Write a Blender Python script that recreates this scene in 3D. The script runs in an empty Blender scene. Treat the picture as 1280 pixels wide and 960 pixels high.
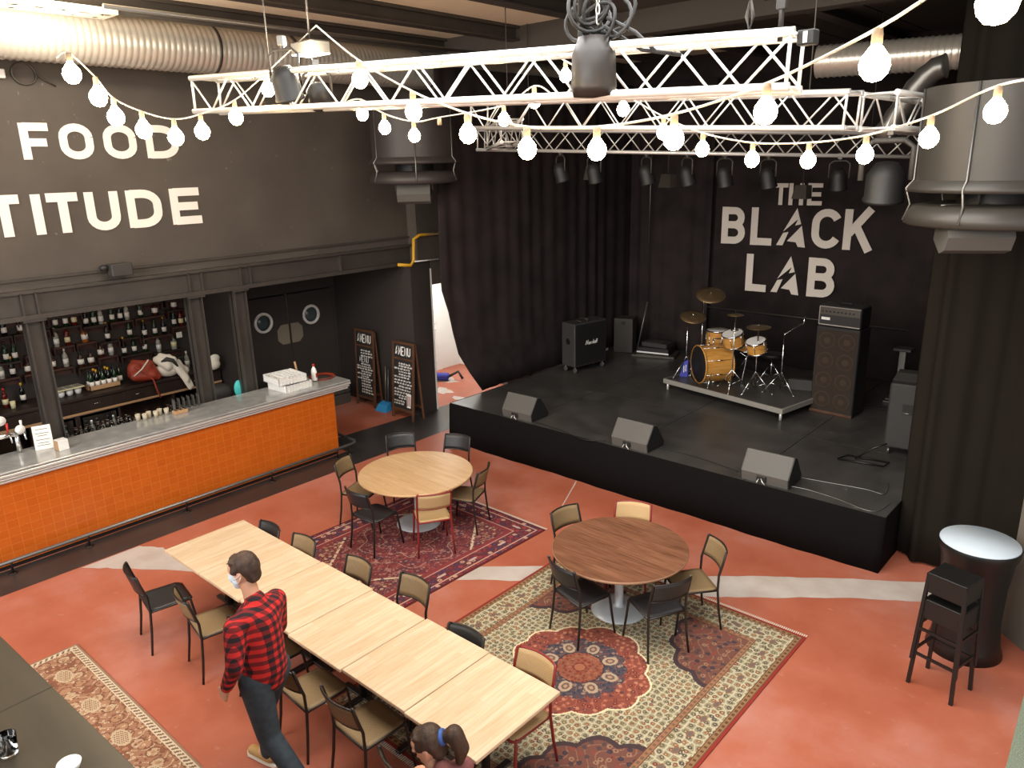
import bpy, math, random
import numpy as np
from mathutils import Vector, Matrix, Euler
random.seed(7)
PI = math.pi
COL = bpy.context.scene.collection

# ---------------------------------------------------------------- surveyed camera (1280x960 frame)
V1 = np.array([1520, 183.]); V2 = np.array([-466, 232.]); CC = np.array([640, 480.])
F = math.sqrt(-np.dot(V1 - CC, V2 - CC))
def _ray(p):
    v = np.array([p[0] - 640, -(p[1] - 480), -F]); return v / np.linalg.norm(v)
AY = _ray(V1); AX = -_ray(V2); AZ = np.cross(AX, AY)
RM = np.array([AX, AY, AZ]); H = 4.5; CAM = np.array([0, 0, H])
def dr(p): return RM @ _ray(p)
def onz(x, y, z=0.0): r = dr((x, y)); return Vector(CAM + (z - H) / r[2] * r)
def onx(x, y, X): r = dr((x, y)); return Vector(CAM + X / r[0] * r)
def ony(x, y, Y): r = dr((x, y)); return Vector(CAM + Y / r[1] * r)
def far(x, y, d): return Vector(CAM + d * dr((x, y)))

cd = bpy.data.cameras.new('camera'); cam = bpy.data.objects.new('camera', cd); COL.objects.link(cam)
U, Vv, W = np.linalg.svd(RM); RO = U @ W
m4 = Matrix([[*RO[0], 0], [*RO[1], 0], [*RO[2], H], [0, 0, 0, 1]])
cam.matrix_world = m4
cd.sensor_width = 36; cd.lens = 36 * F / 1280; cd.clip_start = 0.05; cd.clip_end = 200
bpy.context.scene.camera = cam

# ---------------------------------------------------------------- materials
def lin(c):
    out = []
    for v in c:
        v = v / 255.0
        out.append(v / 12.92 if v <= 0.04045 else ((v + 0.055) / 1.055) ** 2.4)
    return (*out, 1)
M = {}
def mat(name, c, rough=0.6, metal=0.0, emit=0, alpha=None, noise=0, nscale=8, c2=None, bump=0, bscale=60, spec=None, trans=0, stretch=None):
    m = bpy.data.materials.new(name); m.use_nodes = True
    nt = m.node_tree; b = nt.nodes['Principled BSDF']
    b.inputs['Base Color'].default_value = lin(c); b.inputs['Roughness'].default_value = rough
    b.inputs['Metallic'].default_value = metal
    if spec is not None: b.inputs['Specular IOR Level'].default_value = spec
    if trans: b.inputs['Transmission Weight'].default_value = trans; b.inputs['IOR'].default_value = 1.45
    if emit:
        b.inputs['Emission Color'].default_value = lin(c); b.inputs['Emission Strength'].default_value = emit
    if c2 or bump:
        tc = nt.nodes.new('ShaderNodeTexCoord'); src = tc.outputs['Object']
        if stretch:
            mp = nt.nodes.new('ShaderNodeMapping'); mp.inputs['Scale'].default_value = stretch
            nt.links.new(src, mp.inputs[0]); src = mp.outputs[0]
        if c2:
            n = nt.nodes.new('ShaderNodeTexNoise'); n.inputs['Scale'].default_value = nscale; n.inputs['Detail'].default_value = 5
            nt.links.new(src, n.inputs['Vector'])
            r = nt.nodes.new('ShaderNodeValToRGB'); r.color_ramp.elements[0].position = 0.35; r.color_ramp.elements[1].position = 0.65
            r.color_ramp.elements[0].color = lin(c); r.color_ramp.elements[1].color = lin(c2)
            nt.links.new(n.outputs['Fac'], r.inputs[0]); nt.links.new(r.outputs[0], b.inputs['Base Color'])
        if bump:
            n = nt.nodes.new('ShaderNodeTexNoise'); n.inputs['Scale'].default_value = bscale
            nt.links.new(src, n.inputs['Vector'])
            bp = nt.nodes.new('ShaderNodeBump'); bp.inputs['Strength'].default_value = bump; bp.inputs['Distance'].default_value = 0.01
            nt.links.new(n.outputs['Fac'], bp.inputs['Height']); nt.links.new(bp.outputs[0], b.inputs['Normal'])
    M[name] = m
    return m
def scuff(name, c, thr, scale, amt, stretch=(1, 1, 1)):
    m = M[name]; nt = m.node_tree; b = nt.nodes['Principled BSDF']; src = b.inputs['Base Color'].links[0].from_socket
    tc = nt.nodes.new('ShaderNodeTexCoord'); mp = nt.nodes.new('ShaderNodeMapping'); mp.inputs['Scale'].default_value = stretch; nt.links.new(tc.outputs['Object'], mp.inputs[0])
    n = nt.nodes.new('ShaderNodeTexNoise'); n.inputs['Scale'].default_value = scale; n.inputs['Detail'].default_value = 7; n.inputs['Roughness'].default_value = .65; nt.links.new(mp.outputs[0], n.inputs['Vector'])
    r = nt.nodes.new('ShaderNodeValToRGB'); r.color_ramp.elements[0].position = thr; r.color_ramp.elements[0].color = (0, 0, 0, 1); r.color_ramp.elements[1].position = thr + .06; r.color_ramp.elements[1].color = (amt, amt, amt, 1)
    nt.links.new(n.outputs['Fac'], r.inputs[0]); mx = nt.nodes.new('ShaderNodeMix'); mx.data_type = 'RGBA'
    nt.links.new(r.outputs[0], mx.inputs[0]); nt.links.new(src, mx.inputs[6]); mx.inputs[7].default_value = lin(c); nt.links.new(mx.outputs[2], b.inputs['Base Color'])
mat('wall_dark', (80, 73, 66), .7, c2=(71, 64, 58), nscale=1.3, bump=.15, bscale=14)
mat('wall_lower', (52, 46, 43), .7)
mat('steel_dark', (64, 59, 54), .5, c2=(56, 51, 47), nscale=3)
mat('ceiling_dark', (66, 61, 55), .8)
mat('ceiling_cream', (236, 222, 196), .8)
mat('white_letter', (236, 230, 222), .6)
mat('logo_grey', (226, 216, 204), .7)
mat('duct', (222, 216, 204), .3, metal=.55)
mat('alu', (236, 234, 228), .3, metal=.45)
mat('zinc', (186, 186, 182), .2, metal=.35, c2=(164, 165, 164), nscale=6)
mat('steel_bright', (214, 212, 206), .25, metal=.4)
mat('chrome', (225, 225, 225), .12, metal=1)
mat('rail_grey', (120, 118, 114), .35, metal=.7)
mat('black', (26, 25, 25), .55)
mat('black_gloss', (22, 21, 20), .4)
mat('black_frame', (34, 28, 25), .4)
mat('black_vinyl', (36, 35, 36), .42)
mat('charcoal', (52, 50, 48), .6)
mat('speaker_grey', (84, 82, 78), .55)
mat('stage_top', (72, 69, 66), .36, c2=(54, 52, 50), nscale=2.2)
mat('skirt', (17, 15, 15), .95, spec=.1)
mat('red_frame', (126, 34, 30), .4)
mat('cane_dark', (150, 122, 82), .7)
mat('cable', (20, 20, 20), .6)
mat('cord_white', (180, 172, 160), .5)
mat('bulb', (255, 222, 170), .4, emit=68)
mat('lamp_white', (255, 236, 205), .4, emit=14)
mat('socket', (150, 130, 105), .5)
mat('orange_paint', (206, 104, 24), .4)
mat('yellow', (212, 160, 40), .4)
mat('red', (190, 40, 30), .5)
mat('blue', (50, 140, 200), .5)
mat('dark_blue', (40, 50, 150), .5)
mat('teal', (70, 190, 190), .5)
mat('white_plastic', (232, 230, 226), .4)
mat('paper', (235, 230, 222), .7)
mat('porcelain', (222, 214, 170), .5)
mat('kraft', (176, 138, 100), .8)
mat('wood_brown', (96, 62, 40), .6, c2=(70, 44, 28), nscale=5)
mat('wood_dark', (50, 36, 30), .5, c2=(38, 27, 22), nscale=4)
mat('shelf_wood', (78, 46, 38), .6, c2=(50, 32, 28), nscale=3)
mat('chalkboard', (34, 33, 32), .7)
mat('chalk', (240, 238, 232), .8)
mat('maple', (206, 152, 80), .22, c2=(188, 132, 60), nscale=5, stretch=(1, 1, 6))
mat('bronze', (130, 108, 78), .4, metal=.7)
mat('grille', (50, 38, 30), .9, c2=(42, 32, 25), nscale=40)
mat('cone_brown', (62, 47, 33), .9)
mat('pane_grey', (66, 80, 82), .15)
mat('outlet_dark', (52, 46, 45), .5)
mat('skin', (204, 152, 122), .55)
mat('hair_brown', (70, 48, 32), .7, c2=(46, 31, 21), nscale=30, bump=.6, bscale=50, stretch=(1, 1, .3))
mat('jeans', (52, 62, 68), .85, c2=(44, 52, 58), nscale=20)
mat('shoe_tan', (176, 140, 84), .7)
mat('mask', (205, 218, 226), .7)
mat('hair_tie', (50, 84, 150), .7)
mat('sweater', (120, 70, 66), .8)
mat('leather_red', (158, 58, 34), .55, c2=(130, 44, 26), nscale=8)
mat('cloth_cream', (226, 220, 204), .85)
mat('pale_wall', (238, 238, 232), .7)
mat('curtain', (54, 46, 46), .95, spec=.12, c2=(41, 36, 35), nscale=2)
mat('curtain_brown', (32, 28, 23), .95, spec=.1, c2=(33, 29, 24), nscale=2)
mat('duct_box', (76, 72, 65), .4, metal=.3)
mat('wood_rim', (186, 148, 106), .5)
mat('walnut_rim', (150, 112, 84), .5)
mat('outlet_grey', (56, 53, 48), .45, metal=.1)
mat('riser_edge', (160, 156, 148), .4, metal=.3)
mat('table_base', (200, 206, 210), .3, metal=.2)
mat('white_top', (194, 206, 216), .35)
mat('cup_grey', (176, 166, 144), .5)
mat('partition_grey', (98, 94, 84), .6)
mat('plate_grey', (128, 120, 106), .5)
mat('groove_black', (24, 24, 24), .5)
mat('speckle', (120, 130, 110), .8, c2=(90, 98, 84), nscale=120)
mat('ledge_wood', (62, 54, 41), .4, c2=(50, 44, 33), nscale=3, stretch=(.4, 4, 1))
mat('fridge_glow', (180, 190, 180), .2)
for nm, c in (('glass_green', (22, 44, 24)), ('glass_brown', (58, 30, 14)), ('glass_black', (16, 15, 15)), ('glass_clear', (150, 150, 140)), ('glass_amber', (150, 86, 30)), ('glass_red', (90, 18, 14))):
    mat(nm, c, .08)
scuff('wall_dark', (150, 140, 128), .66, 6, .5, (1, 1, 1)); scuff('stage_top', (150, 148, 142), .66, 3.5, .45, (1, 3, 1))
# drinking glass
def glassm():
    m = bpy.data.materials.new('drinking_glass'); m.use_nodes = True; b = m.node_tree.nodes['Principled BSDF']
    b.inputs['Base Color'].default_value = (.92, .93, .92, 1); b.inputs['Roughness'].default_value = .03
    b.inputs['Transmission Weight'].default_value = 1; b.inputs['IOR'].default_value = 1.4
    M['glass'] = m
glassm()
def nodes(name, rough=.6):
    m = bpy.data.materials.new(name); m.use_nodes = True; M[name] = m
    nt = m.node_tree; b = nt.nodes['Principled BSDF']; b.inputs['Roughness'].default_value = rough
    return m, nt, b, (lambda t: nt.nodes.new('ShaderNode' + t)), (lambda a, c: nt.links.new(a, c))
# painted concrete
def floorm():
    m, nt, b, N, L = nodes('floor_red', .4); b.inputs['Specular IOR Level'].default_value = .35
    tc = N('TexCoord'); n1 = N('TexNoise'); n1.inputs['Scale'].default_value = .7; n1.inputs['Detail'].default_value = 6; n1.inputs['Roughness'].default_value = .6
    L(tc.outputs['Object'], n1.inputs['Vector'])
    r = N('ValToRGB'); e = r.color_ramp.elements; e[0].position = .36; e[0].color = lin((164, 88, 64)); e[1].position = .66; e[1].color = lin((184, 122, 106))
    x = e.new(.5); x.color = lin((174, 100, 77))
    L(n1.outputs['Fac'], r.inputs[0])
    n2 = N('TexNoise'); n2.inputs['Scale'].default_value = 9; n2.inputs['Detail'].default_value = 8; L(tc.outputs['Object'], n2.inputs['Vector'])
    r2 = N('ValToRGB'); r2.color_ramp.elements[0].position = .66; r2.color_ramp.elements[0].color = (0, 0, 0, 1); r2.color_ramp.elements[1].position = .76; r2.color_ramp.elements[1].color = (.3, .3, .3, 1)
    L(n2.outputs['Fac'], r2.inputs[0])
    mx = N('Mix'); mx.data_type = 'RGBA'; L(r2.outputs[0], mx.inputs[0]); L(r.outputs[0], mx.inputs[6]); mx.inputs[7].default_value = lin((196, 160, 140))
    L(mx.outputs[2], b.inputs['Base Color'])
    rr = N('MapRange'); rr.inputs[3].default_value = .36; rr.inputs[4].default_value = .55; L(n1.outputs['Fac'], rr.inputs[0]); L(rr.outputs[0], b.inputs['Roughness'])
floorm()
mat('floor_black', (58, 54, 52), .3, c2=(46, 43, 42), nscale=1.5)
mat('floor_white', (196, 186, 178), .5, c2=(180, 166, 156), nscale=3)
def tilem():
    m, nt, b, N, L = nodes('orange_tile', .3)
    tc = N('TexCoord'); sp = N('SeparateXYZ'); cb = N('CombineXYZ'); L(tc.outputs['Object'], sp.inputs[0]); L(sp.outputs[1], cb.inputs[0]); L(sp.outputs[2], cb.inputs[1])
    br = N('TexBrick'); br.offset = 0; br.inputs['Scale'].default_value = 1; br.inputs['Brick Width'].default_value = .12; br.inputs['Row Height'].default_value = .1
    br.inputs['Mortar Size'].default_value = .0022; br.inputs['Color1'].default_value = lin((192, 94, 22)); br.inputs['Color2'].default_value = lin((186, 88, 18)); br.inputs['Mortar'].default_value = lin((202, 116, 50))
    L(cb.outputs[0], br.inputs['Vector']); L(br.outputs['Color'], b.inputs['Base Color'])
    bp = N('Bump'); bp.inputs['Strength'].default_value = .3; bp.inputs['Distance'].default_value = .003; bp.invert = True; L(br.outputs['Fac'], bp.inputs['Height']); L(bp.outputs[0], b.inputs['Normal'])
tilem()
def plankm(name, cols, w=.045, l=.5, axis='y', rough=.35, grain=.25):
    m, nt, b, N, L = nodes(name, rough)
    tc = N('TexCoord'); sp = N('SeparateXYZ'); cb = N('CombineXYZ'); L(tc.outputs['Object'], sp.inputs[0])
    a, c = (1, 0) if axis == 'y' else (0, 1)
    L(sp.outputs[a], cb.inputs[0]); L(sp.outputs[c], cb.inputs[1])
    br = N('TexBrick'); br.offset = .43; br.inputs['Scale'].default_value = 1; br.inputs['Brick Width'].default_value = l; br.inputs['Row Height'].default_value = w
    br.inputs['Mortar Size'].default_value = .0004; br.inputs['Color1'].default_value = lin(cols[0]); br.inputs['Color2'].default_value = lin(cols[1]); br.inputs['Mortar'].default_value = lin(cols[2])
    L(cb.outputs[0], br.inputs['Vector'])
    mp = N('Mapping'); mp.inputs['Scale'].default_value = (2, 26, 1); L(cb.outputs[0], mp.inputs[0])
    n = N('TexNoise'); n.inputs['Scale'].default_value = 1.6; n.inputs['Detail'].default_value = 6; L(mp.outputs[0], n.inputs['Vector'])
    mx = N('Mix'); mx.data_type = 'RGBA'; mx.blend_type = 'MULTIPLY'; mx.inputs[0].default_value = grain * 2
    r = N('ValToRGB'); r.color_ramp.elements[0].position = .3; r.color_ramp.elements[0].color = lin(cols[3]); r.color_ramp.elements[1].position = .6; r.color_ramp.elements[1].color = (1, 1, 1, 1)
    L(n.outputs['Fac'], r.inputs[0]); L(br.outputs['Color'], mx.inputs[6]); L(r.outputs[0], mx.inputs[7]); L(mx.outputs[2], b.inputs['Base Color'])
plankm('beech', ((216, 192, 162), (205, 178, 145), (176, 146, 112), (226, 210, 192)))
plankm('beech_round', ((206, 172, 132), (196, 160, 118), (176, 140, 98), (218, 198, 172)), w=.06, l=3, axis='x')
plankm('walnut', ((136, 94, 71), (120, 82, 60), (84, 57, 41), (176, 150, 134)), w=.075, l=3, axis='x', grain=.4)
def canem(name, c1, c2):
    m, nt, b, N, L = nodes(name, .6)
    tc = N('TexCoord'); w = N('TexChecker'); w.inputs['Scale'].default_value = 110; L(tc.outputs['Object'], w.inputs['Vector'])
    w.inputs['Color1'].default_value = lin(c1); w.inputs['Color2'].default_value = lin(c2); L(w.outputs['Color'], b.inputs['Base Color'])
canem('cane', (188, 156, 112), (168, 138, 94))
canem('cane_brown', (134, 110, 76), (110, 90, 62))
def plaidm():
    m, nt, b, N, L = nodes('plaid', .9)
    tc = N('TexCoord'); sp = N('SeparateXYZ'); L(tc.outputs['Object'], sp.inputs[0])
    ang = N('Math'); ang.operation = 'ADD'; L(sp.outputs[0], ang.inputs[0]); L(sp.outputs[1], ang.inputs[1])
    def stripe(sock, sc):
        mu = N('Math'); mu.operation = 'MULTIPLY'; mu.inputs[1].default_value = sc; L(sock, mu.inputs[0])
        fr = N('Math'); fr.operation = 'FRACT'; L(mu.outputs[0], fr.inputs[0])
        g = N('Math'); g.operation = 'GREATER_THAN'; g.inputs[1].default_value = .5; L(fr.outputs[0], g.inputs[0]); return g
    a = stripe(ang.outputs[0], 17); c = stripe(sp.outputs[2], 16)
    ad = N('Math'); ad.operation = 'ADD'; L(a.outputs[0], ad.inputs[0]); L(c.outputs[0], ad.inputs[1])
    h = N('Math'); h.operation = 'MULTIPLY'; h.inputs[1].default_value = .5; L(ad.outputs[0], h.inputs[0])
    r = N('ValToRGB'); r.color_ramp.interpolation = 'CONSTANT'; e = r.color_ramp.elements
    e[0].position = 0; e[0].color = lin((196, 36, 32)); e[1].position = .4; e[1].color = lin((112, 22, 24)); x = e.new(.8); x.color = lin((34, 20, 24))
    L(h.outputs[0], r.inputs[0]); L(r.outputs[0], b.inputs['Base Color'])
plaidm()
def vcol(name, rough=.95):
    m, nt, b, N, L = nodes(name, rough)
    a = N('VertexColor'); a.layer_name = 'pattern'; L(a.outputs[0], b.inputs['Base Color']); b.inputs['Specular IOR Level'].default_value = .1
vcol('rug_pile')

# ---------------------------------------------------------------- mesh builder
class MB:
    def __init__(s): s.v = []; s.f = []; s.m = []; s.sm = []
    def add(s, vs, fs, mi=0, smooth=False):
        o = len(s.v); s.v += [tuple(v) for v in vs]
        for f in fs: s.f.append(tuple(i + o for i in f)); s.m.append(mi); s.sm.append(smooth)
        return s
    def box(s, x0, x1, y0, y1, z0, z1, mi=0, mx=None):
        vs = [Vector((x, y, z)) for z in (z0, z1) for y in (y0, y1) for x in (x0, x1)]
        if mx is not None: vs = [mx @ v for v in vs]
        return s.add(vs, [(0, 2, 3, 1), (4, 5, 7, 6), (0, 1, 5, 4), (2, 6, 7, 3), (0, 4, 6, 2), (1, 3, 7, 5)], mi)
    def bbox(s, x0, x1, y0, y1, z0, z1, b=.01, mi=0, mx=None):
        # bevelled box: vertical edges rounded + chamfered top and bottom rim
        def ring(i, z):
            X0, X1, Y0, Y1 = x0 + i, x1 - i, y0 + i, y1 - i; c = b
            return [(X0 + c, Y0, z), (X1 - c, Y0, z), (X1, Y0 + c, z), (X1, Y1 - c, z), (X1 - c, Y1, z), (X0 + c, Y1, z), (X0, Y1 - c, z), (X0, Y0 + c, z)]
        vs = ring(b * .7, z0) + ring(0, z0 + b) + ring(0, z1 - b) + ring(b * .7, z1)
        if mx is not None: vs = [mx @ Vector(v) for v in vs]
        fs = [tuple(range(7, -1, -1)), tuple(range(24, 32))]
        for k in range(3):
            for i in range(8):
                j = (i + 1) % 8; fs.append((k * 8 + i, k * 8 + j, k * 8 + 8 + j, k * 8 + 8 + i))
        return s.add(vs, fs, mi)
    def tube(s, pts, r, n=8, mi=0, closed=False, caps=True):
        pts = [Vector(p) for p in pts]; k = len(pts); rs = r if isinstance(r, (list, tuple)) else [r] * k
        vs = []; up = None
        for i, p in enumerate(pts):
            if closed: t = pts[(i + 1) % k] - pts[i - 1]
            else: t = pts[min(i + 1, k - 1)] - pts[max(i - 1, 0)]
            if t.length < 1e-9: t = Vector((0, 0, 1))
            t.normalize()
            if up is None:
                up = Vector((0, 0, 1)) if abs(t.z) < .9 else Vector((1, 0, 0))
            a = (up - t * up.dot(t))
            if a.length < 1e-6: a = t.orthogonal()
            a.normalize(); up = a; b = t.cross(a)
            for j in range(n):
                w = 2 * PI * j / n; vs.append(p + (a * math.cos(w) + b * math.sin(w)) * rs[i])
        fs = []
        for i in range(k if closed else k - 1):
            for j in range(n):
                a_, b_ = i * n, ((i + 1) % k) * n
                fs.append((a_ + j, a_ + (j + 1) % n, b_ + (j + 1) % n, b_ + j))
        s.add(vs, fs, mi, True)
        if caps and not closed:
            o = len(s.v) - len(vs)
            s.f.append(tuple(o + j for j in range(n - 1, -1, -1))); s.m.append(mi); s.sm.append(False)
            s.f.append(tuple(o + (k - 1) * n + j for j in range(n))); s.m.append(mi); s.sm.append(False)
        return s
    def lathe(s, prof, n=24, c=(0, 0, 0), mi=0, mx=None, smooth=True):
        # prof: list of (radius, z); radius 0 closes
        vs = []; idx = []
        for r, z in prof:
            if r < 1e-6: idx.append([len(vs)] * n); vs.append(Vector((0, 0, z)))
            else:
                idx.append([len(vs) + j for j in range(n)])
                vs += [Vector((r * math.cos(2 * PI * j / n), r * math.sin(2 * PI * j / n), z)) for j in range(n)]
        fs = []
        for i in range(len(prof) - 1):
            for j in range(n):
                a, b, c_, d = idx[i][j], idx[i][(j + 1) % n], idx[i + 1][(j + 1) % n], idx[i + 1][j]
                q = []
                for t in (a, b, c_, d):
                    if t not in q: q.append(t)
                if len(q) > 2: fs.append(tuple(q))
        if mx is not None: vs = [mx @ v for v in vs]
        vs = [v + Vector(c) for v in vs]
        return s.add(vs, fs, mi, smooth)
    def prism(s, poly, h, mx=None, mi=0):
        # poly in local xy, extruded along local z by h
        n = len(poly); vs = [Vector((p[0], p[1], 0)) for p in poly] + [Vector((p[0], p[1], h)) for p in poly]
        if mx is not None: vs = [mx @ v for v in vs]
        fs = [tuple(range(n - 1, -1, -1)), tuple(range(n, 2 * n))] + [(i, (i + 1) % n, n + (i + 1) % n, n + i) for i in range(n)]
        return s.add(vs, fs, mi)
    def ball(s, c, r, n=14, mi=0, sc=(1, 1, 1)):
        k = n // 2 + 1
        prof = [(abs(math.sin(PI * i / k)) * r if 0 < i < k else 0, -math.cos(PI * i / k) * r) for i in range(k + 1)]
        return s.lathe(prof, n, c, mi, Matrix.Diagonal((*sc, 1)))
    def build(s, name, ms, parent=None, loc=(0, 0, 0), rz=0):
        me = bpy.data.meshes.new(name); me.from_pydata(s.v, [], s.f)
        if not isinstance(ms, (list, tuple)): ms = [ms]
        for q in ms: me.materials.append(M[q] if isinstance(q, str) else q)
        me.polygons.foreach_set('material_index', s.m); me.polygons.foreach_set('use_smooth', s.sm)
        me.update(); me.validate()
        o = bpy.data.objects.new(name, me); COL.objects.link(o)
        if parent: o.parent = parent
        o.location = loc; o.rotation_euler = (0, 0, rz)
        return o
def tag(o, label=None, cat=None, group=None, kind=None):
    if label: o['label'] = label
    if cat: o['category'] = cat
    if group: o['group'] = group
    if kind: o['kind'] = kind
    return o
def thing(name, label, cat, loc=(0, 0, 0), rz=0, group=None):
    o = bpy.data.objects.new(name, None); COL.objects.link(o); o.empty_display_size = .1
    o.location = loc; o.rotation_euler = (0, 0, rz)
    return tag(o, label, cat, group)
def struct(o): o['kind'] = 'structure'; return o
KIDS = {}
def copy_tree(o, parent=None):
    c = o.copy(); COL.objects.link(c)
    if parent: c.parent = parent
    for ch in [x for x in o.children]: copy_tree(ch, c)
    return c
def place(o, loc, rz, label, group=None):
    o.location = loc; o.rotation_euler = (0, 0, rz); o['label'] = label
    if group: o['group'] = group
    return o
def circ(n, r, cx=0, cy=0, a0=0): return [(cx + r * math.cos(a0 + 2 * PI * i / n), cy + r * math.sin(a0 + 2 * PI * i / n)) for i in range(n)]
def frame(o, ux, uy):
    ux = Vector(ux).normalized(); uy = Vector(uy).normalized(); uz = ux.cross(uy)
    return Matrix(((ux.x, uy.x, uz.x, o[0]), (ux.y, uy.y, uz.y, o[1]), (ux.z, uy.z, uz.z, o[2]), (0, 0, 0, 1)))
def rot(rx=0, ry=0, rz=0, loc=(0, 0, 0)): return Matrix.Translation(Vector(loc)) @ Euler((rx, ry, rz)).to_matrix().to_4x4()
# ================================================================ ROOM
WX = -10.6          # upper bar wall
ZS = 0.66           # stage height
YB = 14.0           # back wall
ZC = 6.4            # ceiling
def quadz(mb, pts, z, mi): mb.add([(p[0], p[1], z) for p in pts], [tuple(range(len(pts)))], mi)
b = MB()
b.box(-18, 3.5, -3, 16, -.1, 0, 0)
quadz(b, [(-9.9, -3), (-9.25, -3), (-9.36, 9.9), (-9.9, 9.9)], .0015, 1)
quadz(b, [(-10.6, 6.9), (-9.9, 6.9), (-9.9, 9.9), (-10.4, 9.9)], .0015, 1)
# uneven band of bare screed
top = [(-9.28, 3.26), (-9.0, 3.42), (-8.24, 3.42), (-7.3, 4.2), (-6.5, 4.95), (-5.6, 5.6), (-5.02, 6.07), (-4.3, 6.62), (-3.63, 6.93), (-3.0, 7.44), (-2.3, 7.95), (-1.62, 8.4), (-1.0, 8.85)]
bot = [(-9.27, 2.57), (-8.9, 2.85), (-8.24, 3.32), (-7.2, 3.85), (-6.3, 4.6), (-5.5, 5.3), (-4.75, 5.86), (-4.1, 6.2), (-3.17, 6.74), (-2.7, 7.12), (-2.1, 7.6), (-1.52, 7.99), (-.9, 8.4)]
def jit(L, sub=6):
    out = []
    for i in range(len(L) - 1):
        for k in range(sub):
            t = k / sub; x = L[i][0] * (1 - t) + L[i + 1][0] * t; y = L[i][1] * (1 - t) + L[i + 1][1] * t
            out.append((x + random.uniform(-.012, .012), y + random.uniform(-.012, .012)))
    return out + [L[-1]]
T, B = jit(top), jit(bot)
for i in range(len(T) - 1): quadz(b, [B[i], B[i + 1], T[i + 1], T[i]], .0015, 2)
# pale worn patches by the doorway
for (x, y, r) in ((-11.2, 10.3, .3), (-10.9, 9.7, .16), (-11.7, 10.9, .35), (-10.55, 10.15, .2)):
    quadz(b, [(x + r * random.uniform(.6, 1.2) * math.cos(a), y + r * random.uniform(.3, .8) * math.sin(a)) for a in np.linspace(0, 2 * PI, 14)[:-1]], .0015, 2)
# saw cuts
quadz(b, [onz(695, 645)[:2], onz(697, 644)[:2], (-6.2, 8.28), (-6.22, 8.28)], .002, 2)
struct(b.build('floor', ['floor_red', 'floor_black', 'floor_white']))

# upper wall above the bar with its opening below
b = MB(); b.box(WX - .25, WX, -3, 9.1, 2.85, ZC, 0); struct(b.build('wall_left', 'wall_dark'))
b = MB(); b.box(-10.62, -10.36, 9.1, 9.4, 2.86, ZC, 0); b.box(-10.62, -10.36, 9.4, 16, 2.4, ZC, 0); b.box(-10.62, -10.36, 11.4, 16, 0, 2.4, 0); struct(b.build('wall_left_stage', 'wall_dark'))
# corner block beside the doorway
b = MB(); b.box(-12.7, -10.36, 8.9, 9.36, 0, 2.85, 0)
for z in (.7, 1.5, 2.2): b.tube([(-10.365, 8.99, z), (-10.35, 8.99, z)], .008, 6)
struct(b.build('wall_corner', 'wall_lower'))
b = MB(); b.box(-13.5, -13.25, -3, 6.5, 0, 2.8, 0); b.box(-13.3, -12.0, 6.35, 6.5, 0, 2.8, 0)
struct(b.build('wall_bar_back', 'wall_lower'))
b = MB()
b.box(-12.95, -12.72, 6.5, 6.8, 0, 2.8); b.box(-12.95, -12.72, 8.84, 9.0, 0, 2.8); b.box(-12.95, -12.72, 6.8, 8.84, 2.25, 2.8)
struct(b.build('wall_door_side', 'wall_lower'))
b = MB(); b.box(-13.5, WX - .25, -3, 9.1, 2.8, 2.95); struct(b.build('ceiling_bar', 'wall_lower'))
b = MB(); b.box(-9.6, 1.2, YB, YB + .2, 0, ZC); struct(b.build('wall_back', 'curtain'))
b = MB(); b.box(-13.6, 1.2, -2.0, YB + .2, ZC, ZC + .1)
struct(b.build('ceiling', 'ceiling_cream'))
# dark flat ceiling panels on the stage side
b = MB()
for k in range(6):
    x0 = -6.05 + k * 1.2
    b.box(x0, x0 + 1.17, -1.9, YB, ZC - .06, ZC - .005)
tag(b.build('trim_1', 'ceiling_dark'), kind='structure')
n = 2
for x in (-9.35, -7.85, -6.2, -4.0, -1.8):
    b = MB(); b.box(x - .09, x + .09, -1.9, YB, 6.2, 6.22); b.box(x - .012, x + .012, -1.9, YB, 6.22, 6.4); b.box(x - .09, x + .09, -1.9, YB, 6.36, 6.4)
    tag(b.build('trim_%d' % n, 'steel_dark'), kind='structure'); n += 1
# cross beam over the stage mouth
b = MB(); b.box(-10.4, 1.1, 9.0, 9.25, 6.05, 6.4); tag(b.build('trim_%d' % n, 'ceiling_dark'), kind='structure'); n += 1
# steel girder over the bar: web, flanges, stiffener ribs
b = MB()
b.box(WX, WX + .03, -3, 9.1, 2.86, 3.14); b.box(WX, WX + .1, -3, 9.1, 2.80, 2.86); b.box(WX, WX + .09, -3, 9.1, 3.12, 3.16)
b.box(WX, WX + .04, -3, 9.1, 3.27, 3.30)
ribs = [onx(p[0], p[1], WX).y for p in ((25, 380), (43, 375), (233, 352), (249, 350), (297, 343), (309, 341), (422, 325))]
for y in ribs: b.box(WX + .03, WX + .09, y - .008, y + .008, 2.86, 3.13)
tag(b.build('trim_%d' % n, 'steel_dark'), kind='structure'); n += 1
# posts carrying the girder
for k, px in enumerate((41, 246, 302)):
    y = onx(px, 400, WX).y
    b = MB(); b.box(WX - .12, WX + .06, y - .1, y - .085, 0, 2.8); b.box(WX - .12, WX + .06, y + .085, y + .1, 0, 2.8); b.box(WX - .04, WX - .02, y - .1, y + .1, 0, 2.8)
    b.box(WX - .15, WX + .09, y - .13, y + .13, 2.77, 2.8)
    tag(b.build('trim_%d' % n, 'steel_dark'), kind='structure'); n += 1

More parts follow.
